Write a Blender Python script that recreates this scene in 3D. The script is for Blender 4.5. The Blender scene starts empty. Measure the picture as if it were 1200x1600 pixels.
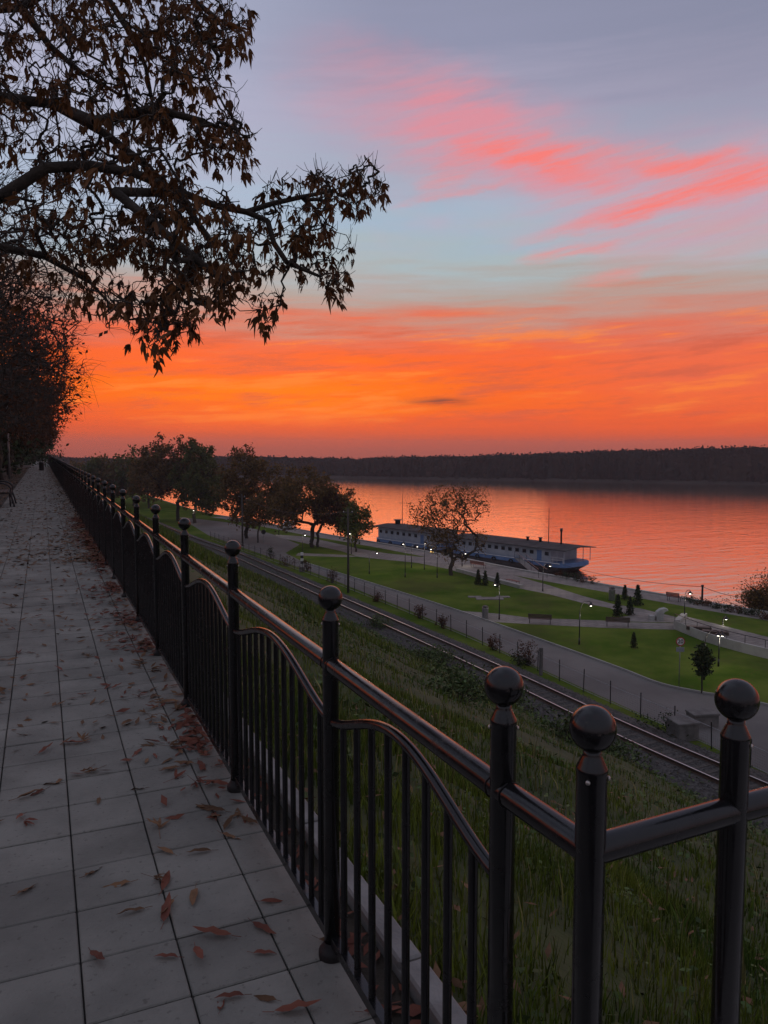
import bpy, math, random
import numpy as np
from mathutils import Vector
R = math.radians
C = bpy.context.scene.collection
scene = bpy.context.scene

# ------------------------------------------------------------------ camera
EYE = np.array([0.0, 0.0, 1.62])            # metres above the paved path; +Y runs along the path
YAW, PITCH, FPX = R(23.97), R(4.512), 1200.0  # photograph is 1200 x 1600
cam_d = bpy.data.cameras.new('camera')
cam_d.sensor_fit = 'HORIZONTAL'; cam_d.sensor_width = 36.0; cam_d.lens = 36.0
cam_d.clip_start = 0.02; cam_d.clip_end = 9000.0
cam = bpy.data.objects.new('camera', cam_d); C.objects.link(cam)
cam.location = EYE; cam.rotation_euler = (R(90) - PITCH, 0, -YAW)
scene.camera = cam

FW = np.array([math.sin(YAW)*math.cos(PITCH), math.cos(YAW)*math.cos(PITCH), -math.sin(PITCH)])
RT = np.array([math.cos(YAW), -math.sin(YAW), 0.0])
UP = np.cross(RT, FW)
def ray(px, py):
    return FW*FPX + RT*(px-600.0) - UP*(py-800.0)
def at(px, py, z):
    """point where the ray through a photo pixel meets the level z"""
    d = ray(px, py); return EYE + d*((z-EYE[2])/d[2])
def att(px, py, depth):
    """point on the pixel's ray at a given depth in metres"""
    return EYE + ray(px, py)*(depth/FPX)
def pxh(py_top, base, px=None):
    """height of a thing whose foot is at base and whose top shows at row py_top"""
    k = (base-EYE) @ FW
    return EYE[2] + ((FW*FPX - UP*(py_top-800.0))*(k/FPX))[2] - base[2]
def uv(px, py):
    d = ray(px, py); d = d/np.linalg.norm(d)
    fx = d[0]*math.sin(YAW)+d[1]*math.cos(YAW); rx = d[0]*math.cos(YAW)-d[1]*math.sin(YAW)
    return math.degrees(math.atan2(rx, fx)), math.degrees(math.asin(d[2]))

def lin(r, g, b):
    f = lambda c: (c/12.92 if c <= .04045 else ((c+.055)/1.055)**2.4)
    return (f(r/255), f(g/255), f(b/255), 1.0)

# ------------------------------------------------------------------ node helper
class S:
    """a shader socket with arithmetic"""
    def __init__(self, nt, s): self.nt, self.s = nt, s
    def _m(self, op, b=None, c=None):
        n = self.nt.nodes.new('ShaderNodeMath'); n.operation = op
        self.nt.links.new(self.s, n.inputs[0])
        for i, v in ((1, b), (2, c)):
            if v is None: continue
            if isinstance(v, S): self.nt.links.new(v.s, n.inputs[i])
            else: n.inputs[i].default_value = v
        return S(self.nt, n.outputs[0])
    def __add__(self, b): return self._m('ADD', b)
    def __sub__(self, b): return self._m('SUBTRACT', b)
    def __mul__(self, b): return self._m('MULTIPLY', b)
    def __truediv__(self, b): return self._m('DIVIDE', b)
    def pow(self, b): return self._m('POWER', b)
    def abs(self): return self._m('ABSOLUTE')
    def max(self, b): return self._m('MAXIMUM', b)
    def min(self, b): return self._m('MINIMUM', b)
    def exp(self): return self._m('EXPONENT')
    def step(self, a, b):
        n = self.nt.nodes.new('ShaderNodeMapRange'); n.interpolation_type = 'SMOOTHSTEP'
        self.nt.links.new(self.s, n.inputs['Value'])
        n.inputs['From Min'].default_value = a; n.inputs['From Max'].default_value = b
        return S(self.nt, n.outputs['Result'])
def comb(nt, x, y, z):
    n = nt.nodes.new('ShaderNodeCombineXYZ')
    for i, v in enumerate((x, y, z)):
        if isinstance(v, S): nt.links.new(v.s, n.inputs[i])
        else: n.inputs[i].default_value = v
    return S(nt, n.outputs[0])
def noise(nt, vec, scale, detail=4, rough=.55, dist=0.0):
    n = nt.nodes.new('ShaderNodeTexNoise'); n.inputs['Scale'].default_value = scale
    n.inputs['Detail'].default_value = detail; n.inputs['Roughness'].default_value = rough
    n.inputs['Distortion'].default_value = dist
    if vec is not None: nt.links.new(vec.s, n.inputs['Vector'])
    return S(nt, n.outputs[0])
def mixc(nt, fac, a, b, mode='MIX'):
    n = nt.nodes.new('ShaderNodeMix'); n.data_type = 'RGBA'; n.blend_type = mode
    for i, v in ((0, fac), (6, a), (7, b)):
        if isinstance(v, S): nt.links.new(v.s, n.inputs[i])
        elif i == 0: n.inputs[0].default_value = v
        else: n.inputs[i].default_value = v if len(v) == 4 else (*v, 1)
    return S(nt, n.outputs[2])
def ramp(nt, fac, stops):
    n = nt.nodes.new('ShaderNodeValToRGB'); cr = n.color_ramp
    while len(cr.elements) < len(stops): cr.elements.new(.5)
    for e, (p, c) in zip(cr.elements, stops): e.position = p; e.color = c if len(c) == 4 else (*c, 1)
    nt.links.new(fac.s, n.inputs[0]); return S(nt, n.outputs[0])

# ------------------------------------------------------------------ world: dusk sky
SUN_AZ_REL = -8.0            # the glow sits a little left of the view axis
world = bpy.data.worlds.new('World'); scene.world = world; world.use_nodes = True
nt = world.node_tree; nt.nodes.clear()
tc = nt.nodes.new('ShaderNodeTexCoord')
sp = nt.nodes.new('ShaderNodeSeparateXYZ'); nt.links.new(tc.outputs['Generated'], sp.inputs[0])
X, Y, Z = (S(nt, sp.outputs[i]) for i in range(3))
el = Z._m('ARCSINE')*57.29578
fx = X*math.sin(YAW) + Y*math.cos(YAW); rx = X*math.cos(YAW) - Y*math.sin(YAW)
az = rx._m('ARCTAN2', fx)*57.29578
# streaky unevenness of the low bands
band = noise(nt, comb(nt, az*.045, el*.55, 3.1), 1.0, 4, .6) - .5
band2 = noise(nt, comb(nt, az*.13, el*1.9, 9.2), 1.0, 3, .6) - .5
slope_b = az*.012
el2 = el + slope_b + band*(el.step(.5, 5.0)*6.0 + .5) + band2*(el.step(1, 4)*2.4 + .5)
stops = [(-6, (70, 48, 54)), (0, (182, 86, 64)), (.8, (204, 88, 54)), (1.5, (228, 90, 44)), (2.4, (244, 94, 38)), (3.8, (254, 100, 22)),
         (5.2, (253, 96, 32)), (6.8, (248, 98, 50)), (8.2, (230, 106, 78)), (9.6, (202, 134, 118)), (11.2, (174, 162, 156)),
         (13.5, (166, 182, 188)), (16.5, (158, 182, 202)), (19.5, (162, 170, 190)), (23, (166, 162, 186)), (27, (144, 147, 173)),
         (34, (138, 142, 166)), (50, (144, 147, 168)), (90, (146, 149, 166))]
sky = ramp(nt, (el2 + 6.0)/96.0, [((e+6)/96.0, lin(*c)) for e, c in stops])
# the yellower heart of the glow and the duller far right
d2 = ((az - SUN_AZ_REL)/12.0).pow(2.0) + ((el2 - 4.2)/1.5).pow(2.0)
sky = mixc(nt, (d2*-1.0).exp()*.75*(band2*1.6+.8).min(1.0), sky, lin(255, 130, 6))
d3 = (az - 24.0)/11.0
sky = mixc(nt, ((d3*d3)*-1.0).exp()*(el.step(1, 5))*(el*-1.0).step(-13, -8)*.42, sky, lin(222, 112, 92))
bm_ = noise(nt, comb(nt, az*.085 + el*.05, el*.75 - az*.06, 7.7), 1.0, 6, .68)
low = el.step(1.2, 3.0)*(el*-1.0).step(-11.5, -7.5)
sky = mixc(nt, bm_.step(.50, .66)*low*.7, sky, lin(206, 92, 70))
sky = mixc(nt, (bm_*-1.0).step(-.48, -.34)*low*.75, sky, lin(255, 132, 52))
# general thin cloud: the same field all round the sky
pl = comb(nt, X/(Z.max(.02)+.18), Y/(Z.max(.02)+.18), 0.0)
cl = noise(nt, pl, 1.3, 4, .58)
veil = cl.step(.50, .78)*el.step(9, 16)
sky = mixc(nt, veil*.45, sky, lin(214, 160, 178))
sky = mixc(nt, az.step(2, 26)*el.step(17, 25)*.5*(az*-1.0).step(-80, -40), sky, lin(128, 131, 154))
sky = mixc(nt, (az*-1.0).step(-2, 16)*el.step(11, 16)*.45*az.step(-90, -45), sky, lin(186, 194, 218))
# pink streaks lit from below, as they lie in the view
wcol = nt.nodes.new('ShaderNodeTexNoise'); wcol.inputs['Scale'].default_value = 1.0; wcol.inputs['Detail'].default_value = 2.0
nt.links.new(comb(nt, az*.10, el*.16, 1.7).s, wcol.inputs['Vector'])
wsep = nt.nodes.new('ShaderNodeSeparateColor'); nt.links.new(wcol.outputs['Color'], wsep.inputs[0])
wa = S(nt, wsep.outputs[0]) - .5; wb = S(nt, wsep.outputs[1]) - .5
ws = noise(nt, comb(nt, az*.42, el*.9, 5.5), 1.0, 4, .62) - .5
azw = az + wa*5.0 + ws*2.0; elw = el + wb*2.4 + ws*1.4
skyp = comb(nt, azw, elw, 0.0)
wisp = noise(nt, comb(nt, az*.085 + el*.03, el*.95 - az*.17, 2.2), 1.0, 6, .68)
def streak(p, q, w, gain, soft=3.0):
    a, b = uv(*p), uv(*q); du, dv = b[0]-a[0], b[1]-a[1]; L = math.hypot(du, dv)
    mp = nt.nodes.new('ShaderNodeMapping'); mp.vector_type = 'TEXTURE'; nt.links.new(skyp.s, mp.inputs['Vector'])
    mp.inputs['Location'].default_value = ((a[0]+b[0])/2, (a[1]+b[1])/2, 0); mp.inputs['Rotation'].default_value = (0, 0, math.atan2(dv, du))
    mp.inputs['Scale'].default_value = (L/2+soft, w*2.0, 1)
    gt = nt.nodes.new('ShaderNodeTexGradient'); gt.gradient_type = 'SPHERICAL'; nt.links.new(mp.outputs[0], gt.inputs[0])
    return S(nt, gt.outputs['Fac']).step(0, .75)*gain
hot = streak((615, 322), (790, 285), .26, .8, 1.0) + streak((690, 226), (970, 240), .80, .95, 1.5) + streak((900, 238), (1230, 266), .70, .55, 2.0) \
    + streak((800, 384), (1260, 240), .42, .7, 2.0) + streak((880, 330), (1280, 268), .75, .5, 3.0) + streak((960, 272), (1280, 225), .6, .5, 2.5) + streak((800, 412), (975, 378), .34, .7, 1.0) \
    + streak((870, 454), (1010, 422), .36, .5, 1.2) + streak((750, 220), (1010, 305), .55, .55, 1.5) + streak((655, 312), (745, 236), .7, .6, 1.0)
soft = streak((470, 110), (980, 270), 2.4, .62, 5.0) + streak((840, 330), (1300, 300), 2.9, .6, 5.0) + streak((660, 170), (860, 250), 1.9, .5, 4.0)
sky = mixc(nt, (soft*(wisp.step(.22, .72)*.75+.25)).min(.85), sky, lin(226, 140, 152))
sky = mixc(nt, (hot*(wisp.step(.32, .68)*.78+.22)).min(1.0)*.85, sky, lin(252, 122, 112))
# one small dark cloud in the glow
dk = ((az - uv(688, 628)[0] + ws*.8)/2.1).pow(2.0) + ((el - uv(688, 628)[1] + ws*.25 + band2*.4)/.27).pow(2.0)
dk = (band2 + .5).step(.3, .55)*(dk*-1.0).exp()
sky = mixc(nt, dk, sky, lin(112, 62, 62))
# away from the sunset the sky dims into blue dusk
dusk = ramp(nt, (el + 6.0)/96.0, [(0, lin(60, 58, 64)), (.0625, lin(132, 122, 130)), (.14, lin(150, 140, 152)), (.3, lin(148, 148, 164)), (.6, lin(146, 149, 166)), (1, lin(146, 149, 166))])
away = (az - SUN_AZ_REL).abs().step(48, 125)*(el*-1.0).step(-75, -35)
sky = mixc(nt, away, sky, dusk)
# a physical dusk sky adds a little of its own light underneath
nish = nt.nodes.new('ShaderNodeTexSky'); nish.sky_type = 'NISHITA'; nish.sun_disc = False
nish.sun_elevation = R(1.0); nish.sun_rotation = YAW + R(SUN_AZ_REL)
nish.air_density = 1.4; nish.dust_density = 2.0
bg1 = nt.nodes.new('ShaderNodeBackground'); nt.links.new(sky.s, bg1.inputs[0]); bg1.inputs[1].default_value = 1.0
bg2 = nt.nodes.new('ShaderNodeBackground'); nt.links.new(nish.outputs[0], bg2.inputs[0]); bg2.inputs[1].default_value = 0.012
ad = nt.nodes.new('ShaderNodeAddShader'); nt.links.new(bg1.outputs[0], ad.inputs[0]); nt.links.new(bg2.outputs[0], ad.inputs[1])
wo = nt.nodes.new('ShaderNodeOutputWorld'); nt.links.new(ad.outputs[0], wo.inputs[0])

# ------------------------------------------------------------------ sun: gone down, only a broad warm glow is left
world.cycles.sampling_method = 'MANUAL'; world.cycles.sample_map_resolution = 256
sl = bpy.data.lights.new('sun', 'SUN'); sl.energy = 0.15; sl.angle = R(40); sl.color = (1.0, .42, .2)
so = bpy.data.objects.new('sun', sl); C.objects.link(so)
sa = YAW + R(SUN_AZ_REL); sd = Vector((math.sin(sa)*math.cos(R(4)), math.cos(sa)*math.cos(R(4)), math.sin(R(4))))
so.rotation_euler = sd.to_track_quat('Z', 'Y').to_euler(); so.location = (0, 0, 30)

vs = scene.view_settings
vs.view_transform = 'Standard'; vs.look = 'None'; vs.exposure = 0.0; vs.gamma = 1.0; vs.use_curve_mapping = False
scene.cycles.use_denoising = True
scene.cycles.max_bounces = 4; scene.cycles.diffuse_bounces = 2; scene.cycles.glossy_bounces = 2
scene.cycles.transmission_bounces = 2; scene.cycles.transparent_max_bounces = 6; scene.cycles.volume_bounces = 0

# ------------------------------------------------------------------ materials
def mat(name, c1, c2=None, scale=4.0, rough=.7, bump=0.0, bscale=None, metal=0.0, spec=.5, detail=5, coords='pos', var=None, isl=None, emit=None, stretch=None):
    m = bpy.data.materials.new(name); m.use_nodes = True; t = m.node_tree
    b = t.nodes['Principled BSDF']; b.inputs['Roughness'].default_value = rough; b.inputs['Metallic'].default_value = metal
    b.inputs['Specular IOR Level'].default_value = spec
    col = None
    if c2 is not None or bump:
        if coords == 'pos': v = S(t, t.nodes.new('ShaderNodeNewGeometry').outputs['Position'])
        else: v = S(t, t.nodes.new('ShaderNodeTexCoord').outputs['Object'])
        if stretch:
            mp = t.nodes.new('ShaderNodeMapping'); mp.inputs['Scale'].default_value = stretch
            t.links.new(v.s, mp.inputs[0]); v = S(t, mp.outputs[0])
    if c2 is not None:
        n = noise(t, v, scale, detail, .6)
        col = mixc(t, n.step(.32, .68), (*c1, 1), (*c2, 1))
    if var:                                  # a shift from piece to piece
        oi = t.nodes.new('ShaderNodeObjectInfo'); k = S(t, oi.outputs['Random'])*var + (1-var/2)
        h = t.nodes.new('ShaderNodeHueSaturation'); t.links.new(k.s, h.inputs['Value'])
        if col: t.links.new(col.s, h.inputs['Color'])
        else: h.inputs['Color'].default_value = (*c1, 1)
        col = S(t, h.outputs[0])
    if isl:                                  # a shift from blade to blade, leaf to leaf
        k = S(t, t.nodes.new('ShaderNodeNewGeometry').outputs['Random Per Island'])*isl + (1-isl/2)
        h = t.nodes.new('ShaderNodeHueSaturation'); t.links.new(k.s, h.inputs['Value']); t.links.new(col.s, h.inputs['Color']); col = S(t, h.outputs[0])
    if col: t.links.new(col.s, b.inputs['Base Color'])
    else: b.inputs['Base Color'].default_value = (*c1, 1)
    if bump:
        n2 = noise(t, v, bscale or scale*6, 4, .6); bp = t.nodes.new('ShaderNodeBump'); bp.inputs['Strength'].default_value = bump
        bp.inputs['Distance'].default_value = .02; t.links.new(n2.s, bp.inputs['Height']); t.links.new(bp.outputs[0], b.inputs['Normal'])
    if emit:
        b.inputs['Emission Color'].default_value = (*emit[0], 1); b.inputs['Emission Strength'].default_value = emit[1]
    return m
M = {}
def addm(k, *a, **kw): M[k] = mat(k, *a, **kw)
addm('paint', (.006, .006, .007), (.010, .010, .011), 40, .19, .02, 120, spec=.5)
addm('iron', (.008, .008, .009), (.014, .013, .013), 30, .6, .1, 60, spec=.3)
addm('bolt', (.45, .43, .40), rough=.35, metal=.8)
addm('tile', (.162, .160, .143), (.245, .241, .214), 1.9, .75, .3, 60, var=.24, spec=.25, detail=7)
addm('mortar', (.035, .033, .03), (.05, .045, .04), 6, .95)
addm('kerb', (.17, .165, .16), (.25, .245, .235), 5, .85, .3, 40, var=.1)
addm('soil', (.028, .022, .016), (.05, .04, .028), 3, .95, .6, 30)
addm('slope', (.026, .040, .010), (.055, .068, .018), .9, .95, .7, 14)
addm('grass', (.042, .084, .010), (.12, .155, .020), .9, .6, spec=.25, isl=1.3)
addm('grass_dry', (.16, .15, .05), (.24, .20, .08), 2.0, .7, spec=.2, isl=.9)
addm('weed', (.05, .085, .024), (.085, .11, .038), 1.1, .7, spec=.2, isl=1.0)
addm('lawn', (.052, .096, .012), (.125, .160, .030), .22, 1.0, 1.0, 7, detail=9, spec=.0)
addm('ballast', (.035, .032, .030), (.10, .092, .085), 7, .95, 1.0, 16, detail=6)
addm('sleeper', (.05, .042, .036), (.09, .078, .068), 6, .9, .3, 30)
addm('rail_top', (.55, .52, .50), rough=.22, metal=1.0)
addm('rust', (.055, .030, .020), (.085, .048, .032), 8, .85, .2, 40)
addm('asphalt', (.105, .100, .094), (.155, .147, .138), .22, .82, .25, 50, detail=8, spec=.35)
addm('paving', (.20, .18, .16), (.28, .25, .225), .5, .9, .2, 12, detail=7)
addm('concrete', (.30, .29, .27), (.40, .39, .36), .8, .85, .3, 14, detail=7)
addm('pale_stone', (.30, .31, .30), (.38, .39, .38), 3, .7, .2, 12)
addm('old_concrete', (.10, .095, .088), (.17, .16, .15), 2.5, .9, .5, 16)
addm('bark', (.030, .024, .019), (.055, .044, .034), 9, .95, .8, 40)
addm('bark_grey', (.045, .040, .034), (.075, .066, .055), 7, .95, .8, 30)
addm('leaf_brown', (.12, .052, .018), (.20, .090, .030), 3.0, .6, spec=.3, var=.5)
addm('leaf_olive', (.085, .066, .018), (.17, .092, .028), 1.2, .65, spec=.2, isl=.9)
addm('leaf_rust', (.072, .034, .018), (.115, .052, .026), .7, .7, spec=.15, isl=.9)
addm('leaf_green', (.055, .078, .020), (.115, .115, .032), .6, .7, spec=.15, isl=.9)
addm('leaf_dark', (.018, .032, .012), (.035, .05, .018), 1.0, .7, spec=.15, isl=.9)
addm('fallen', (.11, .058, .030), (.20, .108, .055), 9.0, .7, spec=.25, var=.7)
addm('fallen_red', (.13, .042, .028), (.19, .066, .040), 9.0, .7, spec=.25, var=.6)
addm('dark_metal', (.020, .020, .022), rough=.4)
addm('galv', (.28, .28, .28), (.36, .36, .36), 6, .45, metal=.6)
addm('wire', (.22, .17, .16), rough=.6, metal=.3)
addm('wood_red', (.16, .045, .035), (.22, .07, .05), 6, .6)
addm('wood_dark', (.045, .030, .022), (.075, .05, .036), 8, .6)
addm('pole_wood', (.05, .042, .036), (.08, .068, .058), 5, .9, .3, 30)
addm('hull_black', (.012, .012, .014), (.022, .02, .02), 2, .5)
addm('hull_blue', (.08, .15, .30), (.12, .20, .36), .9, .55, spec=.2)
addm('cabin', (.27, .30, .35), (.35, .38, .43), .7, .6, spec=.2)
addm('roof', (.05, .047, .05), (.085, .08, .08), .6, .9, .1, 9, spec=.1)
addm('glass', (.015, .018, .022), rough=.08)
addm('white', (.70, .70, .68), rough=.6)
addm('sign_white', (.75, .75, .74), rough=.4)
addm('sign_red', (.42, .02, .02), rough=.4)
addm('black', (.015, .015, .015), rough=.5)
addm('grey_sheet', (.30, .31, .33), rough=.4)
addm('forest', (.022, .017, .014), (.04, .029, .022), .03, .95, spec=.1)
addm('far_soil', (.04, .034, .028), (.06, .05, .04), .02, .95)
addm('stone_bank', (.07, .065, .06), (.13, .12, .11), .8, .9, .6, 4)
addm('lamp_glow', (1, .95, .85), emit=((1.0, .93, .80), 5.0))
addm('car_white', (.60, .60, .60), rough=.25)
addm('tyre', (.015, .015, .015), rough=.8)
addm('tail_red', (.3, .01, .01), rough=.3)

# thin leaves let some light through
for k in ('leaf_brown', 'leaf_olive', 'leaf_rust', 'leaf_green', 'grass'):
    t = M[k].node_tree; b = t.nodes['Principled BSDF']
    tr = t.nodes.new('ShaderNodeBsdfTranslucent'); mx = t.nodes.new('ShaderNodeMixShader'); mx.inputs[0].default_value = .3
    ln = b.inputs['Base Color'].links[0].from_socket; t.links.new(ln, tr.inputs[0])
    out = t.nodes['Material Output']; t.links.new(b.outputs[0], mx.inputs[1]); t.links.new(tr.outputs[0], mx.inputs[2]); t.links.new(mx.outputs[0], out.inputs[0])

# chalky wear: the paint's gloss varies and dust lies on it
t = M['paint'].node_tree; b = t.nodes['Principled BSDF']; v = S(t, t.nodes.new('ShaderNodeNewGeometry').outputs['Position'])
rg = noise(t, v, 22, 5, .65).step(.35, .75)*.20 + .13; t.links.new(rg.s, b.inputs['Roughness'])
ln = b.inputs['Base Color'].links[0].from_socket; sp_ = noise(t, v, 160, 3, .6).step(.62, .72)*noise(t, v, 9, 3).step(.45, .7)
t.links.new(mixc(t, sp_*.25, S(t, ln), (.085, .07, .06, 1)).s, b.inputs['Base Color'])
# grime on the slabs: dark specks and broad stains
t = M['tile'].node_tree; b = t.nodes['Principled BSDF']; v = S(t, t.nodes.new('ShaderNodeNewGeometry').outputs['Position']); ln = b.inputs['Base Color'].links[0].from_socket
c_ = mixc(t, noise(t, v, 38, 3, .6).step(.60, .70)*.45, S(t, ln), (.06, .055, .045, 1)); c_ = mixc(t, noise(t, v, .9, 6, .7).step(.5, .75)*.5, c_, (.085, .08, .068, 1)); t.links.new(c_.s, b.inputs['Base Color'])
# worn, thin and leaf-strewn places in the lawn
t = M['lawn'].node_tree; b = t.nodes['Principled BSDF']; v = S(t, t.nodes.new('ShaderNodeNewGeometry').outputs['Position']); ln = b.inputs['Base Color'].links[0].from_socket
c_ = mixc(t, noise(t, v, .10, 5, .7).step(.48, .70)*.7, S(t, ln), (.085, .085, .030, 1)); c_ = mixc(t, noise(t, v, 3.5, 2, .5).step(.64, .72)*.6, c_, (.13, .085, .035, 1)); t.links.new(c_.s, b.inputs['Base Color'])
# slab joints of the far paving
t = M['paving'].node_tree; b = t.nodes['Principled BSDF']; ln = b.inputs['Base Color'].links[0].from_socket
br = t.nodes.new('ShaderNodeTexBrick'); br.inputs['Scale'].default_value = 1.0; br.inputs['Mortar Size'].default_value = .03; br.inputs['Brick Width'].default_value = .9; br.inputs['Row Height'].default_value = .6
br.inputs['Color1'].default_value = (1, 1, 1, 1); br.inputs['Color2'].default_value = (.8, .8, .8, 1); br.inputs['Mortar'].default_value = (.45, .45, .45, 1)
t.links.new(t.nodes.new('ShaderNodeNewGeometry').outputs['Position'], br.inputs['Vector']); t.links.new(mixc(t, 1.0, S(t, ln), S(t, br.outputs[0]), 'MULTIPLY').s, b.inputs['Base Color'])

# river: a rippled mirror over silty water
m = bpy.data.materials.new('river'); m.use_nodes = True; t = m.node_tree; b = t.nodes['Principled BSDF']
b.inputs['Base Color'].default_value = (.075, .055, .042, 1); b.inputs['Roughness'].default_value = .10; b.inputs['IOR'].default_value = 1.6
v = S(t, t.nodes.new('ShaderNodeNewGeometry').outputs['Position'])
mp = t.nodes.new('ShaderNodeMapping'); mp.inputs['Rotation'].default_value = (0, 0, YAW); mp.inputs['Scale'].default_value = (.35, 1.0, 1.0)
t.links.new(v.s, mp.inputs[0]); v = S(t, mp.outputs[0])
hgt = noise(t, v, .6, 3, .6)*.8 + noise(t, v, .14, 2, .5)*.5
bp = t.nodes.new('ShaderNodeBump'); bp.inputs['Strength'].default_value = .23; bp.inputs['Distance'].default_value = .5
t.links.new(hgt.s, bp.inputs['Height']); t.links.new(bp.outputs[0], b.inputs['Normal'])
gl = t.nodes.new('ShaderNodeBsdfGlossy'); gl.inputs['Roughness'].default_value = .10; gl.inputs['Color'].default_value = (1, .88, .80, 1); t.links.new(bp.outputs[0], gl.inputs['Normal'])
mx = t.nodes.new('ShaderNodeMixShader'); mx.inputs[0].default_value = .8; t.links.new(b.outputs[0], mx.inputs[1]); t.links.new(gl.outputs[0], mx.inputs[2])
t.links.new(mx.outputs[0], t.nodes['Material Output'].inputs[0])
M['river'] = m

# ------------------------------------------------------------------ mesh builder
class MB:
    def __init__(self): self.v = []; self.f = []; self.m = []; self.cur = 0
    def add(self, vs, fs):
        o = len(self.v); self.v.extend([tuple(map(float, p)) for p in vs])
        for f in fs: self.f.append([i+o for i in f]); self.m.append(self.cur)
        return self
    def box(self, x0, x1, y0, y1, z0, z1):
        return self.add([(x0,y0,z0),(x1,y0,z0),(x1,y1,z0),(x0,y1,z0),(x0,y0,z1),(x1,y0,z1),(x1,y1,z1),(x0,y1,z1)],
                        [(0,3,2,1),(4,5,6,7),(0,1,5,4),(1,2,6,5),(2,3,7,6),(3,0,4,7)])
    def bbox(self, x0, x1, y0, y1, z0, z1, b):
        """box with its top and upright edges taken off"""
        def ring(i, z): return [(x0+i,y0,z),(x1-i,y0,z),(x1,y0+i,z),(x1,y1-i,z),(x1-i,y1,z),(x0+i,y1,z),(x0,y1-i,z),(x0,y0+i,z)]
        a = ring(b, z0); c = ring(b, z1-b); e = [(min(max(p[0], x0+b), x1-b), min(max(p[1], y0+b), y1-b), z1) for p in c]
        fs = [tuple(range(7, -1, -1)), tuple(range(16, 24))]
        for k in range(8):
            n = (k+1) % 8; fs += [(k, n, 8+n, 8+k), (8+k, 8+n, 16+n, 16+k)]
        return self.add(a+c+e, fs)
    def tube(self, pts, rad, sides=8, cap=True):
        pts = [np.asarray(p, float) for p in pts]; n = len(pts)
        rad = [rad]*n if np.isscalar(rad) else list(rad)
        ref = None; vs = []
        for i in range(n):
            t = pts[min(i+1, n-1)] - pts[max(i-1, 0)]; L = np.linalg.norm(t); t = t/L if L > 1e-9 else np.array([0,0,1.])
            if ref is None: ref = np.array([0,0,1.]) if abs(t[2]) < .9 else np.array([1.,0,0])
            a = np.cross(t, ref); a /= (np.linalg.norm(a)+1e-12); b = np.cross(a, t); ref = b
            for k in range(sides):
                w = 2*math.pi*k/sides; vs.append(pts[i] + (a*math.cos(w)+b*math.sin(w))*rad[i])
        fs = []
        for i in range(n-1):
            for k in range(sides):
                k2 = (k+1) % sides; fs.append((i*sides+k, i*sides+k2, (i+1)*sides+k2, (i+1)*sides+k))
        if cap: fs += [tuple(range(sides-1, -1, -1)), tuple((n-1)*sides+k for k in range(sides))]
        return self.add(vs, fs)
    def lathe(self, prof, sides=20, c=(0,0,0), cap=True):
        vs, fs = [], []
        for r, z in prof:
            for k in range(sides):
                w = 2*math.pi*k/sides; vs.append((c[0]+r*math.cos(w), c[1]+r*math.sin(w), c[2]+z))
        for i in range(len(prof)-1):
            for k in range(sides):
                k2 = (k+1) % sides; fs.append((i*sides+k, i*sides+k2, (i+1)*sides+k2, (i+1)*sides+k))
        if cap: fs += [tuple(range(sides-1, -1, -1)), tuple((len(prof)-1)*sides+k for k in range(sides))]
        return self.add(vs, fs)
    def prism(self, poly, z0, z1):
        n = len(poly); vs = [(p[0], p[1], z0) for p in poly] + [(p[0], p[1], z1) for p in poly]
        return self.add(vs, [tuple(range(n-1, -1, -1)), tuple(range(n, 2*n))] + [(k, (k+1) % n, n+(k+1) % n, n+k) for k in range(n)])
    def mesh(self, name, mats, smooth=False):
        me = bpy.data.meshes.new(name); me.from_pydata(self.v, [], self.f)
        for k in (mats if isinstance(mats, (list, tuple)) else [mats]): me.materials.append(M[k])
        if len(set(self.m)) > 1: me.polygons.foreach_set('material_index', self.m)
        if smooth: me.polygons.foreach_set('use_smooth', [True]*len(me.polygons)); 
        me.update(); return me
    def build(self, name, mats, parent=None, smooth=False, loc=None):
        return link(name, self.mesh(name, mats, smooth), parent, loc)
def link(name, me, parent=None, loc=None, rot=None, scale=None):
    o = bpy.data.objects.new(name, me); C.objects.link(o)
    if parent is not None: o.parent = parent
    if loc is not None: o.location = [float(x) for x in loc]
    if rot is not None: o.rotation_euler = rot
    if scale is not None: o.scale = (scale,)*3 if np.isscalar(scale) else scale
    return o
def tag(o, label=None, cat=None, group=None, kind=None):
    if label: o['label'] = label
    if cat: o['category'] = cat
    if group: o['group'] = group
    if kind: o['kind'] = kind
    return o
def thing(name, label, cat, loc, rz=0.0, group=None):
    o = link(name, None, None, loc, (0, 0, rz)); o.empty_display_size = .2
    return tag(o, label, cat, group)
def fast_mesh(name, verts, faces_idx, nper, mats, matidx=None):
    """big meshes: verts (n,3), faces as flat index array with nper corners each"""
    me = bpy.data.meshes.new(name); nf = len(faces_idx)//nper
    me.vertices.add(len(verts)); me.vertices.foreach_set('co', np.asarray(verts, np.float32).ravel())
    me.loops.add(len(faces_idx)); me.loops.foreach_set('vertex_index', np.asarray(faces_idx, np.int32))
    me.polygons.add(nf); me.polygons.foreach_set('loop_start', np.arange(nf, dtype=np.int32)*nper)
    me.polygons.foreach_set('loop_total', np.full(nf, nper, np.int32))
    for k in (mats if isinstance(mats, (list, tuple)) else [mats]): me.materials.append(M[k])
    if matidx is not None: me.polygons.foreach_set('material_index', np.asarray(matidx, np.int32))
    me.update(calc_edges=True); me.validate(); return me
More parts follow.
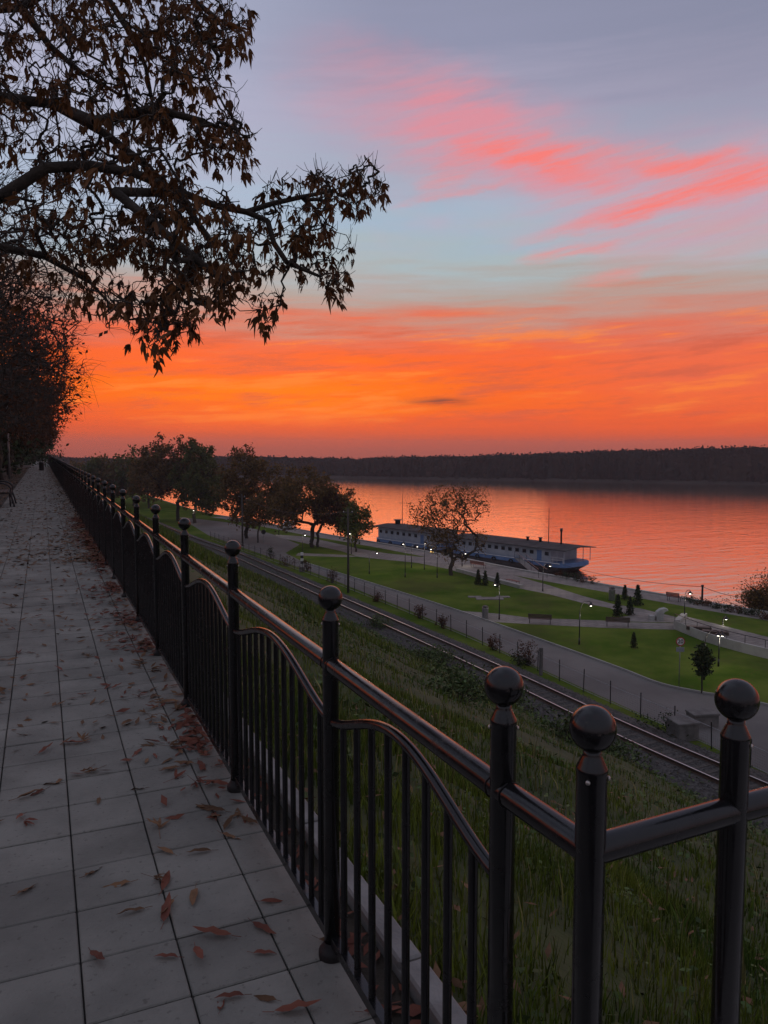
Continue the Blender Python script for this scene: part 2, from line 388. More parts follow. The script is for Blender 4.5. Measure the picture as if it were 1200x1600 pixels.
def smooth_line(pts, n=6):
    """Catmull-Rom through the points"""
    P = [np.asarray(p, float) for p in pts]; P = [2*P[0]-P[1]] + P + [2*P[-1]-P[-2]]; out = []
    for i in range(1, len(P)-2):
        for k in range(n):
            t = k/n; a, b, c, d = P[i-1], P[i], P[i+1], P[i+2]
            out.append(.5*((2*b)+(c-a)*t+(2*a-5*b+4*c-d)*t*t+(3*b-a-3*c+d)*t**3))
    out.append(P[-2]); return out
def resample(pts, step):
    P = np.array(pts); seg = np.linalg.norm(np.diff(P, axis=0), axis=1); cum = np.concatenate([[0], np.cumsum(seg)])
    q = np.arange(0, cum[-1], step); return [np.array([np.interp(x, cum, P[:, k]) for k in range(P.shape[1])]) for x in q]
rng = random.Random(7); nr = np.random.default_rng(11)
# ================================================================== large structure
from mathutils import noise as mnoise
G, WZ = -12.4, -15.4          # riverside park level and river level
def nz(x, y, s, seed=0.0): return mnoise.noise(Vector((x*s, y*s, seed)))
def line_fn(pts):
    pts = sorted([(p[1], p[0]) for p in pts]); ys = [p[0] for p in pts]; xs = [p[1] for p in pts]
    return lambda y: float(np.interp(y, ys, xs))

# railway centre line, curving gently away
rc_px = [(1135, 1214), (970, 1141), (758, 1041), (600, 970), (440, 899), (354, 861.5), (297, 842)]
rc = [at(x, y, G+.3)[:2] for x, y in rc_px]
rc = [np.array([27.6, -60.]), np.array([27.5, -20.]), np.array([27.2, 5.])] + rc + [np.array([18.5, 160.]), np.array([15.5, 210.]), np.array([14., 300.]), np.array([14., 420.])]
rc_s = smooth_line(rc, 8); rail_L = line_fn(rc_s)
# river edge of the quay
q_px = [(1198, 957), (1060, 933.5), (928, 911), (800, 888), (700, 868), (600, 850), (520, 837), (450, 824), (380, 811), (300, 796)]
qe = [at(x, y, G)[:2] for x, y in q_px]
qe = [np.array([80., -60.]), np.array([66., 15.])] + qe + [np.array([30., 300.]), np.array([34., 420.]), np.array([60., 900.])]
qe_s = smooth_line(qe, 6); quay_L = line_fn(qe_s)

def sheet(name, rows, matk, kind='structure'):
    """grid of points, rows of equal length"""
    n = len(rows[0]); v = [p for r in rows for p in r]; f = []
    for i in range(len(rows)-1):
        for k in range(n-1): f.append((i*n+k, i*n+k+1, (i+1)*n+k+1, (i+1)*n+k))
    b = MB(); b.add(v, f); o = b.build(name, matk, smooth=True); tag(o, kind=kind); return o
def poly_sheet(name, px, z, matk, world=False):
    p = [(*(at(x, y, z)[:2] if not world else (x, y)), z) for x, y in px]
    b = MB(); b.add(p, [tuple(range(len(p)))]); o = b.build(name, matk); tag(o, kind='structure'); return o

# --- river, reaching the horizon
o = sheet('river', [[(x, y, WZ) for x in (-900, -400, 0, 400, 1100)] for y in (-500, 0, 500, 1300)], 'river')
# --- bank slope from the terrace down to the railway
ss = [-60, -30, -12, -6, -3] + list(np.arange(-1.5, 14, .5)) + list(np.arange(14, 60, 1.5)) + list(np.arange(60, 420, 9))
def slope_z(L, s):
    e = rail_L(s) - 2.3; t = min(max((L-1.075)/(e-1.075), 0), 1)
    z = -.16 + (G + .16)*(t**.94)
    k = min(t*14, 1)*min((1-t)*10, 1)
    return z + k*(.38*nz(L, s, .22) + .14*nz(L, s, .8, 3) + .05*nz(L, s, 2.3, 5))
ts = np.concatenate([np.linspace(0, .12, 10)[:-1], np.linspace(.12, 1, 60)])
rows = []
for s in ss:
    e = rail_L(s) - 2.3; rows.append([(1.075+(e-1.075)*t, s, slope_z(1.075+(e-1.075)*t, s)) for t in ts])
sheet('bank_slope', rows, 'slope')
# --- riverside park, flat grass between the railway and the quay
rows = []
for s in list(np.arange(-60, 420, 12)) + [420, 900]:
    a, b_ = rail_L(s) - 2.3, quay_L(s); rows.append([(a+(b_-a)*t, s, G) for t in np.linspace(0, 1, 9)])
sheet('park_lawn', rows, 'lawn')
# --- stone revetment of the quay, down into the water
rows = []
for s in list(np.arange(-60, 420, 6)) + [420, 900]:
    b_ = quay_L(s); rows.append([(b_, s, G), (b_+.5, s, G-.02), (b_+5.2, s, WZ+.1+.15*nz(1, s, .3)), (b_+8, s, WZ-1.5)])
sheet('quay_revetment', rows, 'stone_bank')
# --- terrace ground left of the path, under the trees
rows = []
for s in [-20, -5] + list(np.arange(0, 60, 2.0)) + list(np.arange(60, 420, 20)):
    rows.append([(L, s, -.03 + (.06*nz(L, s, .5) if L < -2 else 0)) for L in (-120, -40, -14, -8, -5, -3.4, -2.2, -1.14)])
sheet('terrace_ground', rows, 'soil')
# --- land far up the river, behind the trees
b = MB(); b.prism([(-300, 420), (60, 900), (60, 1200), (-880, 1200), (-880, 420)], G-3, G-.3); tag(b.build('far_land', 'far_soil'), kind='structure')

# --- paved path of square slabs
J0, TP = .062, .2975                       # joints as they lie in the photograph
s_row = at(104, 1509, 0)[1]; s_row -= TP*math.floor((s_row-.7)/TP)
bed = MB(); bed.box(-1.16, .86, -3, 300, -.20, -.016); path = bed.build('path', 'mortar'); tag(path, kind='structure')
cols = [(J0+TP*k, J0+TP*(k+1)) for k in range(-4, 2)] + [(J0+2*TP, .845)]
tile_me = {}
def tile_mesh(w):
    if w not in tile_me:
        b = MB(); b.bbox(-w/2+.0028, w/2-.0028, -TP/2+.0038, TP/2-.0038, -.03, 0, .004); tile_me[w] = b.mesh('tile', 'tile')
    return tile_me[w]
cnt = 0; rest = MB(); r_i = 0
while True:
    s0 = s_row + TP*(r_i-1)
    if s0 > 190: break
    for c0, c1 in cols:
        w = round(c1-c0, 4); cx, cy = (c0+c1)/2, s0+TP/2
        dz = nr.normal(0, .0012); rx_, ry_ = nr.normal(0, .003, 2)
        px_in = ((np.array([cx, cy, 0])-EYE) @ RT)/max((np.array([cx, cy, 0])-EYE) @ FW, .01) > -.56
        if cnt < 300 and px_in and cy > 1.1:
            link('tile', tile_mesh(w), path, (cx, cy, dz), (rx_, ry_, 0)); cnt += 1
        else:
            x0, x1, y0, y1 = c0+.0035, c1-.0035, s0+.0045, s0+TP-.0045
            rest.add([(x0,y0,dz),(x1,y0,dz),(x1,y1,dz),(x0,y1,dz),(x0,y0,-.017),(x1,y0,-.017),(x1,y1,-.017),(x0,y1,-.017)],
                     [(0,1,2,3),(4,5,1,0),(5,6,2,1),(6,7,3,2),(7,4,0,3)])
    r_i += 1
tag(rest.build('tile_field', 'tile', path), kind='stuff')
# recessed strip outside the fence and the pale edging beyond it
b = MB(); b.box(.862, .985, 1.05, 300, -.2, -.055); tag(b.build('gutter', 'soil'), kind='structure')
edge = MB(); edge.box(.987, 1.073, 1.05, 300, -.5, -.03); edging = edge.build('path_edging', 'kerb'); tag(edging, kind='structure')
b = MB(); b.bbox(-.0425, .0425, -.494, .494, -.03, .006, .008); km = b.mesh('kerb_stone', 'kerb')
for k in range(60): link('kerb_stone', km, edging, (1.03+nr.normal(0, .002), 1.6+k*1.0, nr.normal(0, .002)), (0, 0, nr.normal(0, .002)))
# landing at the head of the steps, where the fence turns
b = MB(); b.box(.862, 4.0, -3, 1.045, -.3, -.005); tag(b.build('landing', 'concrete'), kind='structure')

# --- road, footpaths, quay promenade
fence_px = [(1330, 1272), (1200, 1214), (1096, 1163), (977, 1111), (884, 1069), (742, 1003), (640, 960), (513, 909), (440, 883), (375, 860), (325, 842)]
lawn_px = [(1330, 1140), (1200, 1103), (1128, 1088.5), (1095, 1083), (1030, 1069), (965, 1044), (860, 1006), (716, 955), (600, 918), (478, 880)]
lawn_w = smooth_line([at(x, y, G)[:2] for x, y in lawn_px], 6)
near_w = [at(x, y-6, G)[:2] for x, y in fence_px]
lot_w = [at(x, y, G)[:2] for x, y in [(446, 864), (468, 851), (436, 838), (400, 827), (360, 817), (310, 811), (280, 808)]]
road_poly = [tuple(p) for p in lawn_w] + [tuple(p) for p in lot_w] + [tuple(p) for p in near_w[::-1]]
poly_sheet('road', road_poly, G+.004, 'asphalt', True)
poly_sheet('footpath', [(712, 953.6), (780, 959), (825, 965), (940, 969.5), (975, 972), (1062, 974), (1062, 984), (946, 981), (825, 975), (775, 972), (748, 967)], G+.008, 'paving')
poly_sheet('riverside_path', [(430, 835), (477, 838.5), (512, 846), (560, 857), (600, 864), (655, 870), (717, 871), (754, 885), (800, 898), (860, 915), (910, 931), (959, 944), (1002, 951), (1064, 966),
                              (1062, 973), (975, 971), (953, 966), (985, 962), (953, 950), (910, 942), (860, 929), (810, 919), (740, 901), (700, 889), (653, 879.5), (613, 875.5), (560, 870), (533, 861), (500, 854), (466, 846.5), (436, 840)], G+.012, 'paving')
poly_sheet('short_footpath', [(466, 864), (540, 867), (560, 869.5), (540, 870.5), (462, 868)], G+.016, 'paving')
rows = [[(quay_L(s)-3.4, s, G+.004), (quay_L(s)-.02, s, G+.004)] for s in np.arange(-20, 170, 5)]
sheet('quay_promenade', rows, 'paving')
rows_k = MB()
for i in range(len(lawn_w)-1):
    a, c = lawn_w[i], lawn_w[i+1]; d = (c-a)/np.linalg.norm(c-a); n = np.array([d[1], -d[0]])*.09
    if (n @ np.array([1, 1])) < 0: n = -n
    z0, z1 = G-.1, G+.11
    p = [a, c, c+n, a+n]; rows_k.add([(*q, z0) for q in p]+[(*q, z1) for q in p], [(4,5,6,7),(0,1,5,4),(2,3,7,6)])
tag(rows_k.build('road_kerb', 'concrete'), kind='structure')
# slabs of the riverside path are too far to tell apart; the quay has a low coping
cop = MB()
for s in np.arange(-20, 170, 2.0):
    x0, x1 = quay_L(s), quay_L(s+1.97)
    cop.add([(x0-.35,s,G-.1),(x0+.02,s,G-.1),(x1+.02,s+1.97,G-.1),(x1-.35,s+1.97,G-.1),(x0-.35,s,G+.14),(x0+.02,s,G+.14),(x1+.02,s+1.97,G+.14),(x1-.35,s+1.97,G+.14)],
            [(4,5,6,7),(0,1,5,4),(1,2,6,5),(2,3,7,6),(3,0,4,7)])
tag(cop.build('quay_coping', 'concrete'), kind='structure')

# --- railway: ballast bed, sleepers, rails
rcd = resample([p for p in rc_s if -25 < p[1] < 200], .6)
def offs(line, off, z):
    out = []
    for i, p in enumerate(line):
        t = line[min(i+1, len(line)-1)] - line[max(i-1, 0)]; t = t/np.linalg.norm(t); n = np.array([t[1], -t[0]]); q = p[:2]+n*off
        out.append((q[0], q[1], z))
    return out
prof = [(-2.6, G-.05), (-1.75, G+.20), (-.9, G+.23), (0, G+.22), (.9, G+.23), (1.75, G+.20), (2.6, G-.05)]
fine = resample([p for p in rc_s if -25 < p[1] < 230], .8)
rows = [list(r) for r in zip(*[offs(fine, o_, z_) for o_, z_ in prof])]
rows = [[(p[0], p[1], p[2]+.03*nz(p[0], p[1], 1.7)) for p in r] for r in rows]
sheet('railway_ballast', rows, 'ballast')
# loose ballast stones, real little lumps
N = 26000; ii = nr.integers(40, 210, N); oo = nr.uniform(-2.1, 2.1, N)
ll = np.array(rcd); cen = ll[np.minimum(ii, len(ll)-1)][:, :2] + nr.uniform(-.35, .35, (N, 2)); cen[:, 0] += oo
base_o = np.array([(1,0,0),(-1,0,0),(0,1,0),(0,-1,0),(0,0,1),(0,0,-1)], float)
fo = np.array([(0,2,4),(2,1,4),(1,3,4),(3,0,4)])
sc_ = nr.uniform(.025, .06, (N, 1, 1))*nr.uniform(.6, 1.3, (N, 6, 1))
ro = nr.uniform(0, 6.28, N); cr_, sr_ = np.cos(ro)[:, None], np.sin(ro)[:, None]
V6 = np.repeat(base_o[None], N, 0)*sc_; V6 = np.stack([V6[..., 0]*cr_-V6[..., 1]*sr_, V6[..., 0]*sr_+V6[..., 1]*cr_, V6[..., 2]], -1)
zz = G+.23 - np.clip(np.abs(oo)-1.75, 0, 1)*.3
V6 += np.concatenate([cen, zz[:, None]], 1)[:, None, :]
F6 = (fo[None] + (np.arange(N)*6)[:, None, None]).ravel()
tag(link('ballast_stones', fast_mesh('ballast_stones', V6.reshape(-1, 3), F6, 3, 'ballast')), kind='stuff')
mid = rcd[60]
track = thing('railway_track', 'single railway track with two shiny rails on dark ballast', 'railway', (mid[0], mid[1], G))
def local(pts): return [(p[0]-mid[0], p[1]-mid[1], p[2]-G) for p in pts]
b = MB(); b.bbox(-1.3, 1.3, -.12, .12, .05, .245, .02); slm = b.mesh('sleeper', 'sleeper')
for i in range(20, min(len(rcd)-1, 300)):
    p, t = rcd[i], rcd[i+1]-rcd[i-1]; link('sleeper', slm, track, (p[0]-mid[0], p[1]-mid[1], 0), (0, 0, math.atan2(t[1], t[0])-math.pi/2))
for sgn in (-1, 1):
    ln = fine; b = MB()
    def strip(o0, z0, o1, z1): 
        A, B = local(offs(ln, sgn*.7525+o0, z0)), local(offs(ln, sgn*.7525+o1, z1)); n = len(A); b.add(A+B, [(k, k+1, n+k+1, n+k) for k in range(n-1)])
    b.cur = 1
    strip(-.075, G+.25, -.075, G+.262); strip(-.075, G+.262, -.012, G+.28); strip(-.012, G+.28, -.012, G+.385); strip(-.012, G+.385, -.036, G+.39); strip(-.036, G+.39, -.036, G+.418)
    strip(.036, G+.418, .036, G+.39); strip(.036, G+.39, .012, G+.385); strip(.012, G+.385, .012, G+.28); strip(.012, G+.28, .075, G+.262); strip(.075, G+.262, .075, G+.25)
    b.cur = 0; strip(-.036, G+.418, -.02, G+.424); strip(-.02, G+.424, .02, G+.424); strip(.02, G+.424, .036, G+.418)
    b.build('rail', ['rail_top', 'rust'], track)

# --- far bank with its wood
fb_px = [(-500, 735), (-100, 740), (200, 743), (440, 745.5), (600, 748), (900, 752.5), (1200, 757.5), (1700, 768)]
fb = smooth_line([at(x, y, WZ)[:2] for x, y in fb_px], 8)
rows = []
for p in fb:
    d = (p-EYE[:2]); d = d/np.linalg.norm(d)
    rows.append([(*(p+d*k), z) for k, z in ((-1, WZ-.5), (3, WZ+1.2), (12, WZ+2.0), (90, WZ+2.5))])
sheet('far_bank', rows, 'far_soil')
VV, nn = [], 0
fbr = np.array(resample(fb, .9)); K = len(fbr)
for row in range(7):
    base = fbr + nr.normal(0, 1.0, fbr.shape); d = base-EYE[:2]; d /= np.linalg.norm(d, axis=1)[:, None]
    crown = np.array([nz(i*.9, row*50, .05)*2.0+nz(i*.9, row*9, .012, 4)*3.2+nz(i*.9, row*17, .13, 8)*1.1 for i in range(K)])
    kz = (fbr[:, 0]-EYE[0])*FW[0]+(fbr[:, 1]-EYE[1])*FW[1]; kx = 600+1200*((fbr[:, 0]-EYE[0])*RT[0]+(fbr[:, 1]-EYE[1])*RT[1])/kz
    rise = np.interp(kx, [300, 600, 750, 1000, 1250], [0, .4, 1.5, 3.4, 5.4])   # the wood is taller downstream
    base = base + d*(3+row*6+nr.uniform(0, 4, (K, 1)))
    top = 10.0 + row*.5 + crown + rise
    for q in range(8):
        h = top*nr.uniform(.0, .93, K) if q < 6 else top*nr.uniform(.84, .97, K)
        c = np.concatenate([base+nr.normal(0, 1.2, base.shape), (WZ+1.0+h)[:, None]], 1)
        sz = (nr.uniform(1.3, 2.6, K)*np.clip(1.25-h/top, .35, 1) if q < 6 else nr.uniform(.4, .95, K))[:, None]
        a1 = nr.normal(0, 1, (K, 3)); a1 /= np.linalg.norm(a1, axis=1)[:, None]; a2 = np.cross(a1, nr.normal(0, 1, (K, 3))); a2 /= np.linalg.norm(a2, axis=1)[:, None]
        quad = np.stack([c+a1*sz, c+a2*sz*.8, c-a1*sz, c-a2*sz*.8], 1); VV.append(quad.reshape(-1, 3))
    zt = WZ+1.0+top*(.88+.05*nr.random(K)); lo = np.concatenate([base, np.full((K, 1), WZ+.5)], 1); hi_ = np.concatenate([base, zt[:, None]], 1)
    VV.append(np.stack([lo[:-1], lo[1:], hi_[1:], hi_[:-1]], 1).reshape(-1, 3))
VV = np.concatenate(VV)
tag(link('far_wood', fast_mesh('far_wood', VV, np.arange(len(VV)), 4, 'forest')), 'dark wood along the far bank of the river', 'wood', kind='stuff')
# ================================================================== the iron fence in front
FL, HB, S1, S0, SP = .8055, 1.166, 2.2228, 1.2387, 1.3385
NPOST = 95
fence = thing('iron_fence', 'black painted iron fence with ball topped posts along the paved path', 'fence', (FL, S1, 0))
def fl(x, y, z): return (x-FL, y-S1, z)
PR = .0255
def post_mesh(sides):
    b = MB(); b.lathe([(PR, -.6), (PR, 1.092), (.0262, 1.094), (.0262, 1.099), (PR, 1.101), (.0165, 1.120), (.0150, 1.124), (.0150, 1.132)], sides)
    return b.mesh('post', 'paint', True)
def ball_mesh(n, k):
    b = MB(); b.lathe([(max(.0385*math.sin(math.pi*i/k), .0008), -.0385*math.cos(math.pi*i/k)) for i in range(k+1)], n); return b.mesh('ball_finial', 'paint', True)
def flange_mesh(sides):
    b = MB(); b.lathe([(.043, -.005), (.044, .004), (.044, .017), (.042, .024), (.036, .031), (.030, .038), (.0275, .048), (.0262, .05)], sides, cap=False); return b.mesh('base_flange', 'iron', True)
bm_ = MB(); bm_.lathe([(.0042, 0), (.0042, .0015), (.0036, .003), (.0018, .0042)], 10); bolt_me = bm_.mesh('bolt', 'bolt', True)
hiP, hiB, hiF = post_mesh(28), ball_mesh(36, 20), flange_mesh(28)
loP, loB, loF = post_mesh(8), ball_mesh(10, 6), flange_mesh(8)
def post(x, y, hi=True, flange=True, bolts=()):
    p = link('post', hiP if hi else loP, fence, fl(x, y, 0))
    link('ball_finial', hiB if hi else loB, p, (0, 0, HB))
    if flange: link('base_flange', hiF if hi else loF, p, (0, 0, 0))
    for a in bolts: link('bolt', bolt_me, p, (math.sin(a)*.0258, math.cos(a)*.0258, 1.084), (-math.pi/2, 0, -a))
    return p
ys = [S0] + [S1 + k*SP for k in range(NPOST)]
CY = .985
cpt = (FL+.008, CY)                       # corner
for k, y in enumerate(ys): post(FL, y, k < 14, bolts=(R(-60), R(120)) if k < 3 else ())
post(*cpt, bolts=(R(-128), R(126)))
post(FL+.345, CY+.01, bolts=(R(146),)); post(FL+1.69, CY+.01)
RZ = .957
def seg(a, b, z=RZ, name='top_rail', r=.0252, sides=20):
    m_ = MB(); m_.tube([fl(*a, z), fl(*b, z)], r, sides, False); return m_.build(name, 'paint', fence, True)
for a, b_ in zip(ys[:-1], ys[1:]):
    seg((FL, a), (FL, b_), sides=20 if a < 14 else 8)
seg((FL, S0), cpt); seg(cpt, (FL+.345, CY+.01)); seg((FL+.345, CY+.01), (FL+1.69, CY+.01))
for k, y in enumerate(ys[:6]):
    for x, yy in ((FL, y-PR+.001), (FL, y+PR-.001)):
        m_ = MB(); m_.tube([fl(x+.0256*math.cos(a), yy+.0016*math.sin(a*5+k), RZ+.0256*math.sin(a)) for a in np.linspace(0, 6.2832, 23)], .0017, 5, False); m_.build('weld_bead', 'iron', fence, True)
def wave(t): return .775 + .122*(.5-.5*math.cos(2*math.pi*t))**.8
nbar = 0; far = MB(); low = MB()
b = MB(); b.tube([(0, 0, 0), (0, 0, 1)], .0105, 12, False); bar_me = b.mesh('bar', 'paint', True)
for k in range(len(ys)-1):
    a, c = ys[k], ys[k+1]; hi = a < 14; n = 24 if hi else 8
    m_ = MB(); m_.tube([fl(FL, a+(c-a)*i/n, wave(i/n)) for i in range(n+1)], .0145, 12 if hi else 5, False); m_.build('wave_rail', 'paint', fence, True)
    m_ = MB(); m_.box(-.013, .013, a-S1+.02, c-S1-.02, .045, .078); m_.build('bottom_rail', 'paint', fence)
    nb = 8 if k == 0 else 12
    for i in range(1, nb+1):
        y = a+(c-a)*i/(nb+1); h = wave(i/(nb+1))
        if nbar < 300: link('bar', bar_me, fence, fl(FL, y, .07), scale=(1, 1, h-.07)); nbar += 1
        else: far.tube([fl(FL, y, .07), fl(FL, y, h)], .0105, 4, False)
tag(far.build('bar_row', 'paint', fence), kind='stuff')

# ================================================================== grass on the bank
def blades(n, sfun, hmin, hmax, wid, seed, mats, mi=None, zoff=0.0, lean=.5):
    g = np.random.default_rng(seed); P = sfun(g, n); n = len(P)
    h = g.uniform(hmin, hmax, n)*(.75+.5*g.random(n)); a = g.uniform(0, 6.283, n); le = g.uniform(.1, lean, n)*h; w = wid*g.uniform(.6, 1.3, n)
    d = np.stack([np.cos(a), np.sin(a)], 1); pr = np.stack([-d[:, 1], d[:, 0]], 1)
    z0 = np.array([slope_z(p[0], p[1]) for p in P]) + zoff
    def pt(k, side, wf): 
        xy = P + d*(le*k*k)[:, None] + pr*(side*w*wf)[:, None]
        return np.concatenate([xy, (z0-.02 + h*k*(1-.25*k*(le/h)))[:, None]], 1)
    V = np.stack([pt(0, -1, 1), pt(0, 1, 1), pt(.5, -1, .8), pt(.5, 1, .8), pt(1, 0, 0)], 1)
    o = (np.arange(n)*5)[:, None]
    F = np.concatenate([o+np.array([0, 1, 3]), o+np.array([0, 3, 2]), o+np.array([2, 3, 4])], 1).ravel()
    return V.reshape(-1, 3), F
def clumpy(x0, x1, y0, y1, fr, thr):
    def f(g, n):
        P = np.stack([g.uniform(x0, x1, n), g.uniform(y0, y1, n)], 1)
        k = np.array([nz(p[0], p[1], fr, 2.0)+.45*nz(p[0], p[1], fr*3, 6.0) for p in P]) + g.normal(0, .18, n); return P[k > thr]
    return f
parts = [(34000, clumpy(1.09, 5.5, .8, 7.5, .9, -.12), .08, .21, .0040, 1), (30000, clumpy(1.09, 9, 4, 16, .6, -.25), .08, .21, .006, 2),
         (42000, clumpy(4, 24.5, 2, 45, .3, -.12), .10, .26, .012, 3), (30000, clumpy(3, 24, 30, 95, .2, -.1), .2, .45, .026, 4),
         (9000, clumpy(1.09, 2.0, .8, 40, .9, -.2), .10, .25, .006, 7)]
VV, FF, o_ = [], [], 0
for n, f, h0, h1, w, sd_ in parts:
    v, fc = blades(n, f, h0, h1, w, sd_, None); VV.append(v); FF.append(fc+o_); o_ += len(v)
tag(link('bank_grass', fast_mesh('bank_grass', np.concatenate(VV), np.concatenate(FF), 3, 'grass')), 'rough green grass growing down the bank', 'grass', kind='stuff')
VV, FF, o_ = [], [], 0
for n, f, h0, h1, w, sd_ in [(2600, clumpy(1.09, 6, .8, 9, 1.1, .0), .10, .28, .004, 21), (9000, clumpy(3, 25.5, 3, 70, .35, .15), .2, .5, .012, 22)]:
    v, fc = blades(n, f, h0, h1, w, sd_, None); VV.append(v); FF.append(fc+o_); o_ += len(v)
tag(link('dry_grass', fast_mesh('dry_grass', np.concatenate(VV), np.concatenate(FF), 3, 'grass_dry')), 'pale dry grass stalks among the green on the bank', 'grass', kind='stuff')
# low weeds: small broad leaves lying over the bank
def weeds(n, f, sz, seed):
    g = np.random.default_rng(seed); P = f(g, n); n = len(P)
    c = np.concatenate([P, (np.array([slope_z(*p) for p in P])+g.uniform(.02, .16, n)*sz/.05)[:, None]], 1)
    a1 = g.normal(0, 1, (n, 3)); a1[:, 2] *= .35; a1 /= np.linalg.norm(a1, axis=1)[:, None]; a2 = np.cross(a1, g.normal(0, .5, (n, 3))+np.array([0, 0, 1.])); a2 /= np.linalg.norm(a2, axis=1)[:, None]
    s = g.uniform(.5, 1.3, (n, 1))*sz; return np.stack([c+a1*s, c+a2*s*.55, c-a1*s, c-a2*s*.55], 1).reshape(-1, 3)
VV = np.concatenate([weeds(9000, clumpy(1.2, 7, .8, 10, .8, .12), .028, 31), weeds(26000, clumpy(3, 25.2, 4, 60, .28, .08), .055, 32), weeds(9000, clumpy(20, 25.3, 15, 100, .35, -.15), .10, 33)])
tag(link('bank_weeds', fast_mesh('bank_weeds', VV, np.arange(len(VV)), 4, 'weed')), 'low broad leaved weeds over the lower bank', 'weeds', kind='stuff')

# ================================================================== fallen leaves
def leaflet(L, w, curl, twist, seed, n=6):
    """one lens-shaped leaflet along +x, curled and cupped"""
    g = random.Random(seed); v, f = [], []
    for i in range(n+1):
        t = i/n; x = L*t; hw = w*(math.sin(math.pi*min(t**.75, 1))**.9)*(1+.12*g.uniform(-1, 1)) if 0 < i < n else .0006
        z = curl*L*(t*t-.2*t) + g.uniform(-.004, .004); cup = hw*.45*(1+.4*g.uniform(-1, 1)); tw = twist*t
        for sgn in (-1, 0, 1):
            y, zz = sgn*hw, z + (cup if sgn else 0); v.append((x, y*math.cos(tw)-(zz-z)*math.sin(tw), z+y*math.sin(tw)+(zz-z)*math.cos(tw)))
    for i in range(n):
        for k in (0, 1): a = i*3+k; f.append((a, a+1, a+4, a+3))
    return v, f
def leaf_variant(seed, count, L=.12):
    g = random.Random(seed); b = MB()
    if count == 1:
        b.add(*leaflet(L, L*.125, g.uniform(-.05, .2), g.uniform(-.8, .8), seed)); b.tube([(-L*.25, .004, .002), (0, 0, 0)], .0011, 4)
    else:
        for k in range(count):
            a = (k-(count-1)/2)*g.uniform(.35, .6); v, f = leaflet(L*g.uniform(.6, 1.0), L*.085, g.uniform(0, .3), g.uniform(-1, 1), seed*10+k)
            v = [(p[0]*math.cos(a)-p[1]*math.sin(a), p[0]*math.sin(a)+p[1]*math.cos(a), p[2]+.006*k) for p in v]; b.add(v, f)
        b.tube([(-L*.8, .01, .004), (0, 0, .004)], .0013, 4)
    return b
fl_me = []
for i in range(14):
    b = leaf_variant(100+i, 1 if i < 9 else g_ if (g_ := (3, 4, 5, 5, 3)[i-9]) else 1, .095+.012*(i % 4))
    fl_me.append(b.mesh('fallen_leaf', 'fallen' if i % 3 else 'fallen_red', True))
near_px = [(26,1401),(38,1274),(132,1372),(95,1225),(88,1226),(152,1204),(227,1233),(155,1248),(248,1297),(271,1336),(204,1380),(240,1375),(253,1395),(271,1408),(305,1390),(331,1331),(256,1445),(362,1465),(395,1491),(305,1483),(279,1499),(142,1489),(382,1558),(344,1582),(432,1566),(429,1585),(568,1584),(310,1191),(305,1225),(341,1189),(325,1265),(333,1272),(340,1268),(352,1270),(357,1279),(372,1279),(403,1289),(346,1305),(350,1298),(328,1278),(406,1411),(395,1444),(498,1470),(227,1421),(60,1180),(128,1160),(220,1165),(45,1150),(180,1120),(260,1130),(300,1140),(330,1120),(312,1100),(290,1105),(275,1112),(248,1098),(236,1110),(352,1145),(285,1180)]
lab_leaf = 'curled brown chestnut leaf fallen on the grey paving slabs'
spots = [(at(x, y, 0)[0], at(x, y, 0)[1]) for x, y in near_px]
g = random.Random(5)
while len(spots) < 300:
    s = 3.6 + 13*g.random()**1.25; e = g.random()
    L = FL+.02-abs(g.gauss(0, .22)) if e < .62 else g.uniform(-1.1, .8)
    if nz(L, s, 1.4, 9) + .3*g.random() < -.1 and e > .3: continue
    spots.append((L, s))
for i, (x, y) in enumerate(spots):
    me = fl_me[g.randrange(9)] if g.random() < .87 else fl_me[g.randrange(9, 14)]
    o = link('fallen_leaf', me, None, (x, y, .005+.004*g.random()), (g.gauss(0, .12), g.gauss(0, .12), g.uniform(0, 6.28)), g.uniform(.6, 1.0)*(1.1 if i < 60 else 1))
    kind_ = 'compound' if me in fl_me[9:] else 'single'; red_ = me.materials[0].name == 'fallen_red'; foot = x > FL-.28
    lb_ = {('single', 0): 'single brown chestnut leaflet, curled', ('single', 1): 'single reddish chestnut leaflet, curled', ('compound', 0): 'brown chestnut leaf with several fanned leaflets', ('compound', 1): 'reddish chestnut leaf with several fanned leaflets'}[(kind_, int(red_))]
    wh_ = 'blown against the foot of the iron fence' if foot else 'lying out on the grey slabs'
    tag(o, lb_+', '+wh_, 'leaf', lb_+', '+wh_)
def litter(n, f, z, size, seed, matk, name, label):
    g = np.random.default_rng(seed); P = np.array([f(g) for _ in range(n)]); a = g.uniform(0, 6.28, n); L = size*g.uniform(.6, 1.3, n); w = L*.16
    d = np.stack([np.cos(a), np.sin(a), g.normal(0, .18, n)], 1); q = np.stack([-np.sin(a), np.cos(a), g.normal(0, .35, n)], 1)
    c = np.concatenate([P[:, :2], (P[:, 2]+z+g.uniform(.004, .02, n))[:, None]], 1)
    V = np.stack([c-d*L[:, None]/2, c+q*w[:, None], c+d*L[:, None]/2, c-q*w[:, None]], 1).reshape(-1, 3)
    return tag(link(name, fast_mesh(name, V, np.arange(len(V)), 4, matk)), label, 'leaves', kind='stuff')
def drift(g):
    while True:
        s_ = 3.2+17*g.random()**.9; L_ = FL-.005-abs(g.normal(0, .06+.14*g.random()))
        if nz(L_*1.5, s_, 1.1, 12)+.25*nz(L_*3, s_, 4.0, 13)+g.normal(0, .16) > .30-.035*(s_-3.2): return (L_, s_, 0)
litter(2500, drift, 0, .075, 46, 'fallen_red', 'leaf_drift', 'drift of small dead leaves along the foot of the fence')
